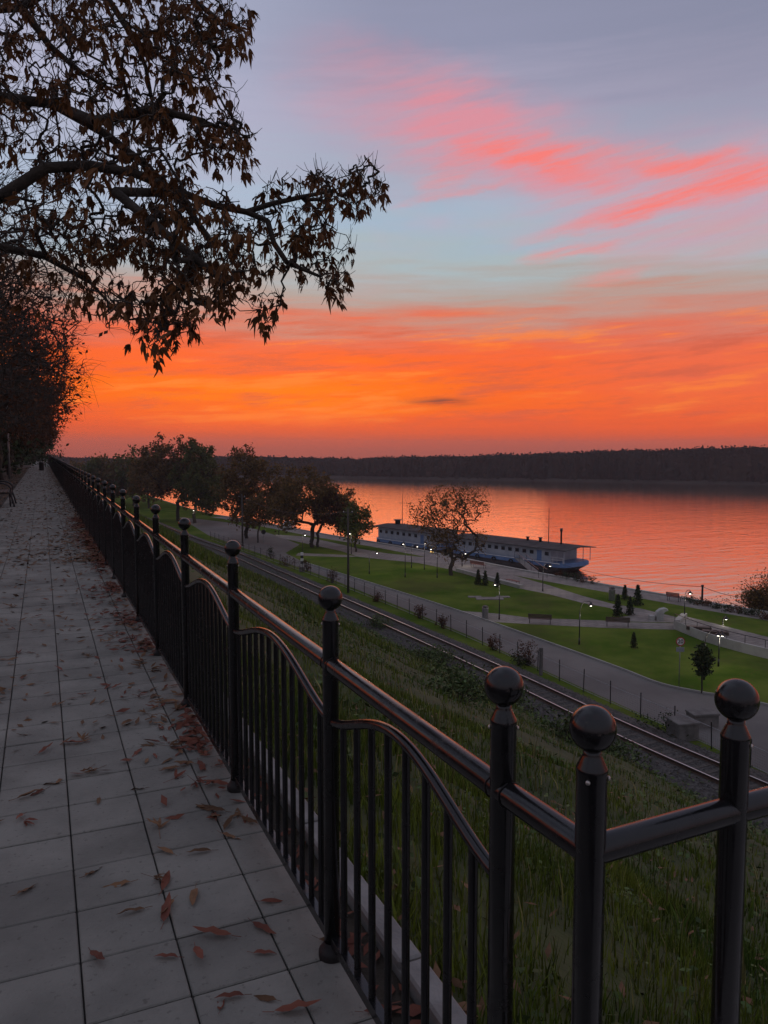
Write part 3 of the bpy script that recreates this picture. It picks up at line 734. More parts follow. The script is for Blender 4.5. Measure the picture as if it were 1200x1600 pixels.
litter(700, lambda g: (g.uniform(-1.1, .8), 4.5+12*g.random(), 0), 0, .075, 47, 'fallen', 'leaf_scraps', 'scraps of dead leaf strewn over the slabs')
litter(5200, lambda g: (.82-abs(g.normal(0, .3)) if g.random() < .5 else g.uniform(-1.14, .84), 12+75*g.random()**1.5, 0), 0, .10, 41, 'fallen', 'leaf_litter', 'thin scatter of fallen leaves far along the path')
litter(260, lambda g: (g.uniform(.87, .98), 1.2+25*g.random()**1.6, -.055), 0, .09, 42, 'fallen_red', 'gutter_litter', 'fallen leaves caught in the strip outside the fence')
litter(9000, lambda g: (-1.2-abs(g.normal(0, 1.6)), 4+80*g.random()**1.3, -.02), 0, .12, 43, 'fallen', 'verge_litter', 'brown leaves heaped on the ground beside the path')
def bankp(g):
    L, s = 1.1+9*g.random()**2, 1+16*g.random()**1.3; return (L, s, slope_z(L, s)+.05)
litter(900, bankp, 0, .11, 44, 'fallen', 'bank_litter', 'fallen leaves lying in the grass of the bank')
# ================================================================== trees
def skeleton(nodes, parents, attr, mid=2, droop=.0, g=None, jit=.12, back=.55, jmax=1e9, maxl=1e9):
    """join each attractor to the nearest part of the growing tree; nodes/parents grow in place"""
    P = np.array(nodes); tips = []
    for a in attr:
        d = np.linalg.norm(P-a, axis=1); root = P[0]
        pen = np.maximum(0, np.linalg.norm(P-root, axis=1)-np.linalg.norm(a-root)*.97)*back
        j = int(np.argmin(d+pen)); L = d[j]; prev = j
        if L > maxl: continue
        for k in range(1, mid+1):
            t = k/(mid+1); q = P[j]*(1-t)+a*t + g.normal(0, jit*min(L, jmax), 3)*(1-abs(2*t-1)*.4); q[2] += droop*L*math.sin(math.pi*t)
            nodes.append(q); parents.append(prev); prev = len(nodes)-1
        nodes.append(np.array(a)); parents.append(prev); tips.append(len(nodes)-1); P = np.array(nodes)
    return tips
def radii(parents, r0, rmin, power=.5):
    n = len(parents); c = np.zeros(n); kids = np.zeros(n, int)
    for i in range(n):
        if parents[i] >= 0: kids[parents[i]] += 1
    c[kids == 0] = 1
    for i in range(n-1, 0, -1):
        if parents[i] >= 0: c[parents[i]] += c[i]
    return np.maximum(r0*(c/c[0])**power, rmin)
def wood_mesh(nodes, parents, rad, off, sides=(8, 5, 3)):
    b = MB()
    for i in range(1, len(nodes)):
        j = parents[i]
        if j < 0: continue
        r1, r2 = rad[j], rad[i]; r1 = min(r1, r2*1.7)
        s = sides[0] if r2 > .05 else sides[1] if r2 > .012 else sides[2]
        b.tube([nodes[j]-off, nodes[i]-off], [r1, r2], s, False)
    return b
def ell_points(n, ells, g, clump=0, sig=.5):
    w = np.array([e[6] if len(e) > 6 else e[3]*e[4]*e[5] for e in ells]); w = w/w.sum(); out = []
    for e in ells:
        k = int(round(n*(e[6] if len(e) > 6 else e[3]*e[4]*e[5])/sum((q[6] if len(q) > 6 else q[3]*q[4]*q[5]) for q in ells)))
        u = g.normal(0, 1, (k, 3)); u /= np.linalg.norm(u, axis=1)[:, None]; r = g.uniform(.12, 1, k)**.45
        out.append(np.array(e[:3]) + u*r[:, None]*np.array(e[3:6]))
    return np.concatenate(out)
def leaf_quads(cent, size, g, flat=.8):
    n = len(cent); a1 = g.normal(0, 1, (n, 3)); a1[:, 2] *= flat; a1 /= np.linalg.norm(a1, axis=1)[:, None]
    a2 = np.cross(a1, g.normal(0, 1, (n, 3))); a2 /= np.linalg.norm(a2, axis=1)[:, None]; s = size*g.uniform(.55, 1.35, (n, 1))
    return np.stack([cent+a1*s, cent+a2*s*.5, cent-a1*s, cent-a2*s*.5], 1).reshape(-1, 3)
def tree(name, label, base, h, ells, n_attr, n_leaf, leaf, lm, seed, r0=.25, fork=.28, sig=.5, stems=1, bark='bark', group=None, rmin=.012, lean=(0, 0), mid=2, cat='tree', jit=.1, whip=0):
    """ells: crown volumes as fractions of height, relative to the base"""
    g = np.random.default_rng(seed); base = np.asarray(base, float)
    root = thing(name, label, cat, base, 0, group)
    E = [tuple(base[k]+e[k]*h for k in range(3)) + tuple(x*h for x in e[3:6]) + tuple(e[6:]) for e in ells]
    nodes, par = [base+np.array([0, 0, -.15])], [-1]
    for s in range(stems):
        prev = 0
        ex = np.array([lean[0], lean[1], 0.])*h if stems == 1 else np.array([math.cos(s*6.28/stems+.5), math.sin(s*6.28/stems+.5), 0])*h*.05
        for k in range(1, 5):
            t = k/4; nodes.append(base+np.array([0, 0, h*fork*t])+ex*t*t+g.normal(0, .012*h, 3)*np.array([1, 1, .2])); par.append(prev); prev = len(nodes)-1
    A = ell_points(n_attr, E, g); top = nodes[4]; A = A[np.argsort(np.linalg.norm(A-top, axis=1))]
    tips = skeleton(nodes, par, A, mid, .04, g, jit)
    rad = radii(par, r0, rmin); nodes = [np.asarray(p) for p in nodes]
    wb_ = wood_mesh(nodes, par, rad, base)
    for i in (tips if whip else ()):
        for _ in range(whip):
            p = nodes[i]; d = (p-top)/np.linalg.norm(p-top)+g.normal(0, .55, 3); d /= np.linalg.norm(d); L = g.uniform(.25, .75)
            wb_.tube([p-base, p-base+d*L*.5+g.normal(0, .03, 3), p-base+d*L+np.array([0, 0, -.12*L])], [rmin, rmin*.8, rmin*.6], 3, False)
    wb_.build('trunk', bark, root, True)
    T = np.array([nodes[i] for i in tips]); 
    c = np.repeat(T, max(1, n_leaf//len(T)), 0); c = c+g.normal(0, sig, c.shape)
    m_ = fast_mesh('crown', leaf_quads(c, leaf, g)-base, np.arange(len(c)*4), 4, lm); link('crown', m_, root)
    return root

# ---- near chestnut whose boughs hang over the path
g = np.random.default_rng(3)
tb = np.array([-2.35, 5.3, -.03])
nodes, par = [tb+np.array([0, 0, -.1])], [-1]
for k, (dx, dy, z) in enumerate([(0.02, 0, .8), (.05, .02, 1.6), (.08, .0, 2.3), (.16, -.04, 2.75), (.2, .0, 3.3), (.2, .1, 4.2), (.1, .1, 5.4)]):
    nodes.append(tb+np.array([dx, dy, z])); par.append(len(nodes)-2)
def limb(start, pts):
    prev = start
    for x, y, d in pts:
        nodes.append(att(x, y, d)); par.append(prev); prev = len(nodes)-1
    return prev
e1 = limb(4, [(-420, 400, 4.05), (-180, 350, 4.2), (0, 308, 4.3), (71, 262, 4.35), (140, 258, 4.42), (209, 270, 4.5), (286, 302, 4.6), (340, 322, 4.7), (385, 331, 4.75)])
k1 = e1
limb(k1, [(425, 318, 4.8), (470, 308, 4.85), (520, 298, 4.9), (566, 276, 4.9)])
limb(k1, [(418, 345, 4.75), (428, 380, 4.7), (448, 410, 4.7), (500, 432, 4.75)])
limb(len(nodes)-11, [(180, 300, 4.2), (240, 350, 4.1), (300, 400, 4.1), (350, 440, 4.15)])
e2 = limb(5, [(-400, 240, 4.3), (-150, 175, 4.5), (0, 152, 4.7), (82, 162, 4.8), (165, 209, 4.9), (225, 256, 4.95), (290, 320, 5.0), (330, 380, 5.0)])
limb(len(nodes)-5, [(150, 190, 4.5), (240, 170, 4.4), (320, 190, 4.4), (390, 215, 4.4)])
e3 = limb(6, [(-380, 60, 4.6), (-120, 20, 4.9), (35, 12, 5.1), (77, 71, 5.2), (126, 112, 5.25), (190, 150, 5.3)])
limb(len(nodes)-4, [(100, -30, 5.0), (170, 0, 5.0), (209, 60, 5.0), (228, 105, 5.05), (236, 150, 5.1)])
limb(len(nodes)-5, [(200, -60, 4.9), (290, -10, 4.8), (340, 30, 4.8)])
limb(4, [(-400, 480, 4.5), (-150, 420, 4.9), (0, 385, 5.2), (70, 400, 5.3), (140, 440, 5.4), (195, 500, 5.5)])
reg = [(60,60,110,100,24),(200,50,110,80,22),(310,55,75,70,15),(350,35,45,50,9),(130,195,140,80,24),(280,190,100,90,24),(355,225,50,50,5),(150,320,160,75,22),(300,365,100,80,26),(375,395,60,55,10),
       (470,318,70,58,19),(560,285,58,40,12),(500,395,58,48,13),(335,440,50,48,13),(262,490,50,42,8),(200,425,85,75,14),(425,478,30,26,4),(95,410,90,80,9),(240,530,35,25,3),(522,440,20,20,3),
       (-140,100,130,220,20),(150,-110,300,100,26),(-120,380,100,90,8)]
A = []
for cx, cy, rx_, ry_, w in reg:
    for _ in range(int(w*(5.6 if cx < 330 else 3.6))):
        a, r_ = g.uniform(0, 6.283), g.random()**.5; x, y = cx+rx_*r_*math.cos(a), cy+ry_*r_*math.sin(a)
        d = 4.75 + (.30 if x > 400 else .55)*g.normal() ; A.append(att(x, y, min(max(d, 3.5), 6.6)))
# the rest of the crown, away from the view
A += list(np.array([-2.6, 5.8, 5.2]) + g.normal(0, 1, (170, 3))*np.array([1.5, 1.5, 1.2]))
A = np.array(A)
tip_limb = np.array(nodes); dist = np.array([np.linalg.norm(tip_limb-a, axis=1).min() for a in A]); A = A[np.argsort(dist)]
tips = skeleton(nodes, par, A, 3, -.03, g, .12, back=.12, jmax=.4, maxl=.8)
rad = radii(par, .17, .0025, .64); dcap = np.linalg.norm(np.array(nodes)-nodes[4], axis=1); rad[8:] = np.minimum(rad[8:], np.interp(dcap[8:], [.5, 2.0, 3.0, 4.2], [.06, .036, .024, .010]))
chest = thing('chestnut_tree', 'chestnut tree with drooping brown leaves reaching over the path', 'tree', tb)
b = wood_mesh([np.asarray(p) for p in nodes], par, rad, tb, (12, 7, 4))
# short bare spurs on the twigs
for i in range(30, len(nodes)):
    if g.random() < .45:
        p = nodes[i]; d = g.normal(0, 1, 3); d[2] += .5; d /= np.linalg.norm(d); L = g.uniform(.03, .11)
        b.tube([p-tb, p-tb+d*L*.6, p-tb+d*L+np.array([0, 0, .015])], [.0024, .0018, .0012], 3, False)
b.build('trunk', 'bark', chest, True)
def palmate(seed):
    q = random.Random(seed); n = q.choice((3, 4, 5, 5, 6, 7)); b = MB(); L0 = q.uniform(.085, .125); pl = q.uniform(.04, .09)
    b.tube([(0, 0, 0), (pl*.5, 0, -.004), (pl, 0, -.012)], .0014, 3, False)
    for k in range(n):
        a = (k-(n-1)/2)*(1.6/n)*q.uniform(.3, 1.3); L = L0*(1-.34*abs(k-(n-1)/2)/((n-1)/2))*q.uniform(.85, 1.1)
        v, f = leaflet(L, L*q.uniform(.09, .165), q.uniform(-.7, .25), q.uniform(-1.6, 1.6), seed*31+k)
        dr = q.uniform(-.5, .3); v = [(x*math.cos(dr)+z*math.sin(dr), y, z*math.cos(dr)-x*math.sin(dr)*-1) for x, y, z in v]
        b.add([(pl+x*math.cos(a)-y*math.sin(a), x*math.sin(a)+y*math.cos(a), z-.012) for x, y, z in v], f)
    return b
pv = [palmate(s) for s in range(10)]; pm = [p.mesh('leaf', 'leaf_brown', True) for p in pv]
pos = []
for i in tips:
    p = nodes[i]; bp_ = nodes[par[i]]; tw = p-bp_
    for _ in range(1 if g.random() < .6 else 2 if g.random() < .75 else 0):
        pos.append((p+g.normal(0, .012, 3), tw))
    if g.random() < .55: q = .4*p+.6*bp_; pos.append((q, tw))
    if g.random() < .35: pos.append((bp_, tw))
def in_view(p):
    d = p-EYE; z = d@FW; x, y = 600+1200*(d@RT)/z, 800-1200*(d@UP)/z; return z > 0 and -10 < x < 1210 and -10 < y < 1600
order = sorted(range(len(pos)), key=lambda i: (not in_view(pos[i][0]), np.linalg.norm(pos[i][0]-EYE)))
rv, rf, o_ = [], [], 0
from mathutils import Euler
for n_, i in enumerate(order):
    p, tw = pos[i]; yaw = math.atan2(tw[1], tw[0])+g.normal(0, .9); pitch = g.uniform(.45, 1.55); roll = g.normal(0, .9); sc_ = g.uniform(.45, .85); k = int(g.integers(0, 10))
    eu = Euler((roll, pitch, yaw), 'XYZ')
    if n_ < 300: link('leaf', pm[k], chest, p-tb, eu, sc_)
    else:
        mt = np.array(eu.to_matrix()); V = (np.array(pv[k].v)*sc_) @ mt.T + (p-tb); rv.append(V); rf += [[x+o_ for x in f] for f in pv[k].f]; o_ += len(V)
me = bpy.data.meshes.new('foliage'); me.from_pydata([tuple(x) for x in np.concatenate(rv).tolist()], [], rf); me.materials.append(M['leaf_brown']); me.update()
tag(link('foliage', me, chest), kind='stuff')

# ---- row of trees down the left side of the path
alley = [(15.0, -3.0, 12.0, 11, 'second chestnut of the row, half bare, just past the drooping boughs'),
         (22.0, -2.4, 9.6, 12, 'third chestnut of the row, thin twigs with a few rust leaves'),
         (30.0, -2.2, 10.2, 13, 'fourth chestnut of the row, standing just beyond the path bench'),
         (39.5, -2.2, 10.8, 14, 'fifth chestnut of the row with reddish twigs over the path'),
         (49.0, -2.1, 11.0, 15, 'sixth chestnut of the row, its trunk dark beside the thin pale lamp pole'),
         (60.0, -2.1, 11.2, 16, 'seventh chestnut of the row, in deep shade beyond the pale lamp pole'),
         (73.0, -2.2, 9.0, 17, 'eighth chestnut of the row, one short of the end of the path'),
         (92.0, -2.0, 9.5, 18, 'last chestnut of the row closing the end of the path')]
for i, (s, L, h, sd_, lb) in enumerate(alley):
    na = 1000 if i < 3 else 650
    tree('chestnut_tree', lb, (L, s, -.03), h, [(0, 0, .62, .36, .40, .36), (.10, 0, .42, .29, .36, .22)], na, (1000, 2000, 3000, 4500, 6500, 7500, 8000, 8000)[i], (.06, .07, .08, .09, .10, .12, .14, .16)[i],
         'leaf_rust', sd_, .17, .26, .15 if i < 2 else .2, group='chestnuts in a row beside the path', rmin=.0045 if i < 3 else .007, jit=.12, whip=3 if i < 4 else 1)
# a dense evergreen on the terrace behind the row closes the far left
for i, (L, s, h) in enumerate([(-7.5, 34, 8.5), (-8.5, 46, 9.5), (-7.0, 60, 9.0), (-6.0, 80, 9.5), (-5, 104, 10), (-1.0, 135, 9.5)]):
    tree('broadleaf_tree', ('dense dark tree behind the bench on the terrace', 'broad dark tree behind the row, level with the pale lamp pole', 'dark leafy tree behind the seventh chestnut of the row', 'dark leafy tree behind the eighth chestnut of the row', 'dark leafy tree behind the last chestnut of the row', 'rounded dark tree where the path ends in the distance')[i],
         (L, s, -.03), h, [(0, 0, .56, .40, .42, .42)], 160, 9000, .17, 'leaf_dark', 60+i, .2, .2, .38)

# ---- riverside park trees
park_trees = [
 ('tall spreading dark tree beside the asphalt yard, with gaps of sky in its top', (278, 814), 677, [(-.02,0,.66,.42,.36,.32),(.22,.1,.48,.32,.3,.28),(-.28,0,.52,.30,.28,.28)], 190, 12000, .30, 'leaf_olive', .34, 71, 1),
 ('tall dense tree next to the thin pole on the asphalt yard', (305, 817), 690, [(.04,0,.56,.34,.32,.42),(.12,0,.35,.26,.27,.22)], 150, 9000, .30, 'leaf_green', .30, 72, 1),
 ('dense tree with a ragged flat top beside the road', (386, 841), 688, [(-.02,0,.64,.26,.26,.32),(.19,0,.54,.26,.24,.26),(-.16,0,.42,.20,.22,.22),(.05,0,.26,.24,.24,.16)], 190, 9500, .25, 'leaf_olive', .30, 73, 1),
 ('slim low tree beside the road sign on the asphalt', (403, 848), 770, [(0,0,.66,.26,.26,.30)], 60, 2200, .20, 'leaf_olive', .12, 74, 1),
 ('round topped tree with autumn leaves standing between the two lawns', (488, 855), 724, [(-.05,0,.66,.40,.36,.30),(.26,0,.50,.28,.28,.26),(-.28,0,.42,.24,.26,.20)], 190, 7500, .24, 'leaf_olive', .30, 75, 1),
 ('thin twin of the round topped tree, leaning towards the river', (497, 855), 756, [(.22,0,.62,.30,.28,.28),(.44,.05,.40,.20,.22,.20)], 130, 4200, .22, 'leaf_rust', .20, 76, 1),
 ('small dense green tree beside the tall wooden pole', (556, 862), 782, [(0,0,.58,.32,.3,.36)], 80, 3600, .20, 'leaf_green', .14, 77, 1),
 ('large half bare tree with several stems on the lawn in front of the boats', (705, 899), 752, [(-.02,0,.66,.30,.28,.32),(.22,.02,.78,.20,.2,.20),(-.30,0,.66,.20,.22,.20),(.30,0,.36,.14,.16,.10),(-.1,0,.36,.20,.2,.16),(.05,0,.22,.12,.12,.12)], 440, 6200, .12, 'leaf_olive', .24, 78, 3),
]
for lb, (x, y), ytop, ells, na, nl, lf, lm, r0, sd_, st in park_trees:
    base = at(x, y, G); h = pxh(ytop, base)*1.0
    # crown volumes: x runs across the view, so turn it to the view's right
    E = [(e[0]*RT[0]+e[1]*FW[0], e[0]*RT[1]+e[1]*FW[1], e[2], *e[3:]) for e in ells]
    tree('park_tree', lb, base, h, E, na, nl, lf, lm, sd_, r0, .22 if st == 1 else .16, .42 if st == 1 else .26, st, 'bark', rmin=.02 if st == 1 else .008, jit=.05)
# further up the river, standing behind the yard
for i, (x, y, yt) in enumerate([(120, 786, 716), (150, 788, 712), (180, 788, 706), (208, 790, 700), (232, 794, 712), (322, 800, 716), (440, 818, 752)]):
    base = at(x, y, G); h = pxh(yt, base)
    tree('river_tree', ('low bushy tree far up the river beside the fence end', 'second tree far up the river, feathery against the glow', 'feathery topped tree far up the river', 'tree with a pointed top far up the river, left of the asphalt yard', 'dark broad tree behind the asphalt yard', 'lower dark tree in the gap behind the thin pole', 'low tree by the parked white car')[i],
         base, h, [(0, 0, .55, .36, .36, .42), (.2, .1, .4, .3, .3, .28)], 70, 3200, .42, 'leaf_green' if i % 2 else 'leaf_olive', 90+i, .25, .2, .7, group='trees further up the river', rmin=.03)

def shrub(name, label, base, w, h, n, leaf, lm, seed, cat='shrub', group=None, stems=5, squash=1.0):
    g = np.random.default_rng(seed); base = np.asarray(base, float); root = thing(name, label, cat, base, 0, group)
    A = np.array([(g.normal(0, w*.27), g.normal(0, w*.27), h*g.uniform(.15, 1)**squash) for _ in range(max(12, n//22))]); A[:, :2] *= (1.15-.5*(A[:, 2:]/h))
    b = MB()
    for a in A: b.tube([(a[0]*.15, a[1]*.15, -.05), (a[0]*.6, a[1]*.6, a[2]*.6), tuple(a)], [.018*h, .012*h, .004*h], 4, False)
    b.build('stem', 'bark', root)
    c = np.repeat(A, 22, 0); c = c + g.normal(0, .09*max(w, h), c.shape); c[:, 2] = np.abs(c[:, 2])
    link('crown', fast_mesh('crown', leaf_quads(c, leaf, g), np.arange(len(c)*4), 4, lm), root); return root
def conifer(label, base, h, seed, group=None, w=.3, name='young_conifer'):
    g = np.random.default_rng(seed); base = np.asarray(base, float); root = thing(name, label, 'conifer', base, 0, group)
    b = MB(); b.tube([(0, 0, -.05), (.01, 0, h*.5), (0, .01, h)], [.03*h, .018*h, .004], 6, False)
    tiers = 9; C_ = []
    for k in range(tiers):
        z = h*(.12+.86*k/tiers); r = w*h*(1-k/tiers)**.85
        for q in range(7):
            a = q*.9+k*.7+g.normal(0, .2); e = np.array([math.cos(a)*r, math.sin(a)*r, z-.06*h*(1-k/tiers)]); b.tube([(0, 0, z), tuple(e)], [.006*h, .002*h], 3, False)
            t = g.uniform(.15, 1.05, (16, 1)); C_.append(np.array([0, 0, z])*(1-t)+e*t+g.normal(0, .025*h, (16, 3)))
    b.build('trunk', 'bark', root); c = np.concatenate(C_); link('crown', fast_mesh('crown', leaf_quads(c, .045*h, g), np.arange(len(c)*4), 4, 'leaf_dark'), root); return root
for i, (x, y, yt, lb) in enumerate([(747, 914, 888, 'young conifer on the lawn edge by the red slatted bench'), (758, 915, 890, 'young conifer beside its twin at the lawn edge, towards the lamp'), (777, 917, 893, 'young conifer at the foot of the pale ledge, behind the lawn lamp'),
                                    (965, 963, 926, 'bushy young conifer where the two footpaths meet'), (984, 961, 930, 'slim young conifer beside the bench at the plaza'), (996, 946, 911, 'tall young conifer on the quay lawn'), (976, 937, 912, 'small conifer on the quay lawn by the hedge'), (990, 1012, 986, 'lone small conifer in the middle of the near lawn')]):
    base = at(x, y, G); conifer(lb, base, pxh(yt, base), 200+i, w=.24)
base = at(1096, 1083, G)
tree('young_tree', 'young staked tree with a narrow dark crown by the curved road kerb', base, pxh(1000, base), [(0, 0, .62, .16, .16, .30)], 60, 1500, .10, 'leaf_dark', 300, .05, .4, .12, rmin=.008)
for i, (x, y, w, h, lm, lb) in enumerate([(1188, 952, 6.0, 3.4, 'leaf_olive', 'big round willow bush at the water edge'), (1154, 948, 3.4, 2.0, 'leaf_olive', 'smaller willow bush leaning over the quay edge'), (1235, 968, 6.5, 3.6, 'leaf_olive', 'willow bush furthest along the water edge')]):
    p = at(x, y, G); p[0] += 2.6; p[2] = G-.9; shrub('willow_bush', lb, p, w, h, 5200, .09, lm, 310+i, 'bush', squash=.7)
hedge = [(872, 899), (886, 902), (900, 905), (914, 908), (926, 909), (1090, 942), (1105, 945), (1120, 948), (1134, 952), (1150, 955), (1166, 958), (1182, 962), (1198, 966), (1078, 939)]
for i, (x, y) in enumerate(hedge):
    shrub('low_shrub', 'low shrub in the bed at the quay edge in front of the pale blue boat' if x < 1000 else 'low shrub in the bed along the quay edge towards the willow bushes', at(x, y+2, G), 1.3, .4+.3*nr.random(), 300, .07, 'leaf_dark' if i % 3 else 'leaf_rust', 330+i, group='low shrubs in front of the boat' if x < 1000 else 'low shrubs towards the willows')
for i, (x, y, w, h, lm) in enumerate([(655, 966, 1.5, 1.3, 'leaf_rust'), (690, 981, 1.2, 1.2, 'leaf_rust'), (771, 1016, 1.3, 1.3, 'leaf_rust'), (825, 1040, 2.0, 1.9, 'leaf_rust'), (812, 1040, 2.4, 1.0, 'leaf_dark'), (1046, 1146, 2.2, 1.3, 'leaf_dark'), (480, 893, 1.6, 1.7, 'leaf_rust'), (520, 911, 1.8, 1.8, 'leaf_rust'), (448, 884, 2.4, 1.6, 'leaf_rust'), (590, 940, 1.4, 1.0, 'leaf_rust'), (423, 873, .9, 2.2, 'leaf_dark')]):
    lb = ('rust leaved shrub in the wire fence by the start of the lawn', 'small rust shrub in the wire fence opposite the litter bin', 'thin rust shrub caught in the wire fence', 'tall rust shrub growing through the wire fence beside the thick post', 'low dark bramble at the foot of the wire fence', 'dark bush against the concrete culvert beside the track', 'rust shrub next to the striped railway marker', 'rust shrub at the foot of the tall wooden pole', 'broad rust shrub beside the track near the asphalt yard', 'low rust scrub in the wire fence past the wooden pole', 'slim dark upright shrub beside the track')[i]
    shrub('shrub', lb, at(x, y, G), w*.8, h*.75, 420, .07, lm, 360+i)
bp_spots = [(16.5, 30), (20.5, 40), (22.5, 34), (23.6, 44), (18.5, 24), (24, 55), (12.5, 22), (22.6, 26)]
for i, (L, s) in enumerate(bp_spots):
    shrub('bramble', 'low bramble mound on the lower grassy bank', (L, s, slope_z(L, s)-.05), 2.6, .8, 900, .09, 'weed', 400+i, group='bramble mounds on the bank', squash=.8)

# tall hedge closing the view under the crowns of the row
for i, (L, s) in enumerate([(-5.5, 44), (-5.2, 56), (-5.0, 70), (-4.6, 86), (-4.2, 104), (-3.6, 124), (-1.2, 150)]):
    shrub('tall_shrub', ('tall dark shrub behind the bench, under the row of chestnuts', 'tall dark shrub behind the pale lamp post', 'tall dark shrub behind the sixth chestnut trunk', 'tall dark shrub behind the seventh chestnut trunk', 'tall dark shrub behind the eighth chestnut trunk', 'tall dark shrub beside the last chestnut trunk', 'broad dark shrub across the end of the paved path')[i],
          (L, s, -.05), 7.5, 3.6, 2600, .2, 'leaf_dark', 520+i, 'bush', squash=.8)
# ================================================================== things in the park and on the river
def rz_view(dx, dy): return math.atan2(dy, dx)
RTZ = math.atan2(RT[1], RT[0])            # rotation that lays local x along the view's right
# ---- lamps with a curved arm and a bell shade
bell = MB(); bell.lathe([(.03, .16), (.05, .12), (.07, .06), (.20, -.06), (.22, -.09), (.21, -.095), (.05, .03)], 14); bell_me = bell.mesh('shade', 'dark_metal', True)
bulb = MB(); bulb.lathe([(.02, .0), (.09, -.045), (.10, -.09), (.095, -.12), (.06, -.15), (.02, -.16)], 12); bulb_me = bulb.mesh('bulb', 'lamp_glow', True)
def lamp(label, base_px, head_px, watts=26.0, group='curved arm park lamps', z=G):
    base = at(*base_px, z); k = (base-EYE) @ FW
    head = att(head_px[0], head_px[1], k); out = (head-base) @ RT; hz = head[2]-base[2]
    out = out if abs(out) > .12 else .12
    root = thing('park_lamp', label, 'lamp', base, RTZ, group)
    b = MB(); b.tube([(0, 0, 0), (0, 0, .5)], [.07, .055], 8); b.tube([(0, 0, .5), (0, 0, hz*.80)], [.045, .036], 8); b.build('pole', 'dark_metal', root, True)
    pts = [(0, 0, hz*.80)] + [(out*(1-math.cos(t))*.5*1.0, 0, hz*.80+(hz*.2+.22)*math.sin(t/1.0)) for t in np.linspace(.2, 1.57, 5)] + [(out*.8, 0, hz+.26), (out, 0, hz+.16)]
    b = MB(); b.tube(smooth_line(pts, 3), .024, 6); b.build('arm', 'dark_metal', root, True)
    link('shade', bell_me, root, (out, 0, hz+.05)); link('bulb', bulb_me, root, (out, 0, hz+.05))
    ld = bpy.data.lights.new('lamp_light', 'POINT'); ld.energy = watts; ld.shadow_soft_size = .12; ld.color = (1, .9, .72)
    link('lamp_light', ld, root, (out, 0, hz-.32))
    return root
lamps = [((905, 1007), (922, 944), 'curved arm lamp on the near lawn, between the road and the plaza bench'),
         ((1069, 972), (1077, 926), 'lamp rising behind the corner of the pale terrace wall'),
         ((1122.5, 1041), (1127, 991), 'lamp on the near lawn under the pale terrace wall'),
         ((1100, 1062), (1120, 990), 'tall curved lamp beside the young staked tree'),
         ((1129, 985), (1134, 966), 'lamp standing inside the walled terrace'),
         ((848, 924), (859, 883), 'lamp beside the riverside path in front of the moored bow'),
         ((780, 968), (773, 912), 'lamp next to the litter bin at the footpath mouth'),
         ((577, 897), (589, 863), 'lamp on the lawn opposite the tall wooden pole'),
         ((633, 902), (630, 849), 'lamp on the lawn left of the half bare tree, first of a close pair'),
         ((643, 887), (652, 853), 'lamp at the riverside path edge, second of a close pair'),
         ((663, 890), (663, 848), 'lamp beside the riverside path, close to the half bare tree'),
         ((683, 903), (673, 857), 'lamp on the lawn just left of the half bare tree trunk'),
         ((722, 885), (727, 864), 'lamp half hidden behind the half bare tree, near the red bench'),
         ((473, 871), (477, 835), 'lamp at the mouth of the short footpath'),
         ((549, 866), (547, 833), 'lamp behind the tall wooden pole'),
         ((436, 836), (439, 813), 'lamp near the parked white car'),
         ((302, 818), (303, 797), 'lamp at the far end of the asphalt yard')]
for bpx, hpx, lb in lamps: lamp(lb, bpx, hpx)

# ---- benches
def bench(label, px0, px1, wood='wood_dark', face=1, z=G, back=True, base=None, rz=None, L=None, name='park_bench'):
    if base is None:
        a, c = at(*px0, z), at(*px1, z); base = (a+c)/2; L = np.linalg.norm(c-a); rz = math.atan2(c[1]-a[1], c[0]-a[0])
    root = thing(name, label, 'bench', base, rz)
    if face < 0: root.rotation_euler[2] += math.pi
    for k in range(4): b = MB(); b.bbox(-L/2, L/2, -.02+k*.11, .07+k*.11, .40, .44, .008); b.build('seat_slat', wood, root)
    if back:
        for k in range(3): b = MB(); b.bbox(-L/2, L/2, -.09-.025*k, -.055-.025*k, .50+k*.12, .60+k*.12, .006); b.build('back_slat', wood, root)
    for sx in (-1, 1):
        x = sx*(L/2-.12); b = MB(); b.tube([(x, .40, 0), (x, .38, .40)], .022, 6); b.tube([(x, .0, 0), (x, -.03, .40)], .022, 6)
        if back: b.tube([(x, -.03, .38), (x, -.055, .5), (x, -.10, .86)], .02, 6)
        b.tube([(x, .40, .395), (x, -.03, .385)], .02, 6); b.build('leg', 'dark_metal', root, True)
    return root
bench('dark bench with a back on the footpath, between the litter bin and the plaza', (825, 974), (862, 976))
bench('dark bench on the footpath beside the lone small conifer', (946, 979), (984, 981))
bench('reddish bench facing the river on the quay lawn by the willow', (1041, 938), (1062, 941), 'wood_red')
bench('red slatted bench on the paved strip by the half bare tree', (735, 886), (757, 889), 'wood_red')
bench('red backless bench beside the pale ledge and young conifers', (790, 911), (808, 915), 'wood_red', back=False)
# bench on the terrace, beside the tree row
pb = np.array([-1.28, 25.8, 0.0])
bench('dark iron bench with curled arms beside the tree row', None, None, 'wood_dark', base=pb, rz=-math.pi/2, L=1.75, name='path_bench')
pbr = [o for o in bpy.data.objects if o.name.startswith('path_bench')][0]
for sx in (-1, 1):
    b = MB(); x = sx*.80; b.tube(smooth_line([(x, -.12, .66), (x, .1, .70), (x, .30, .66), (x, .42, .55), (x, .40, .40), (x, .46, .2), (x, .50, 0)], 3), .028, 6); b.build('arm', 'dark_metal', pbr, True)

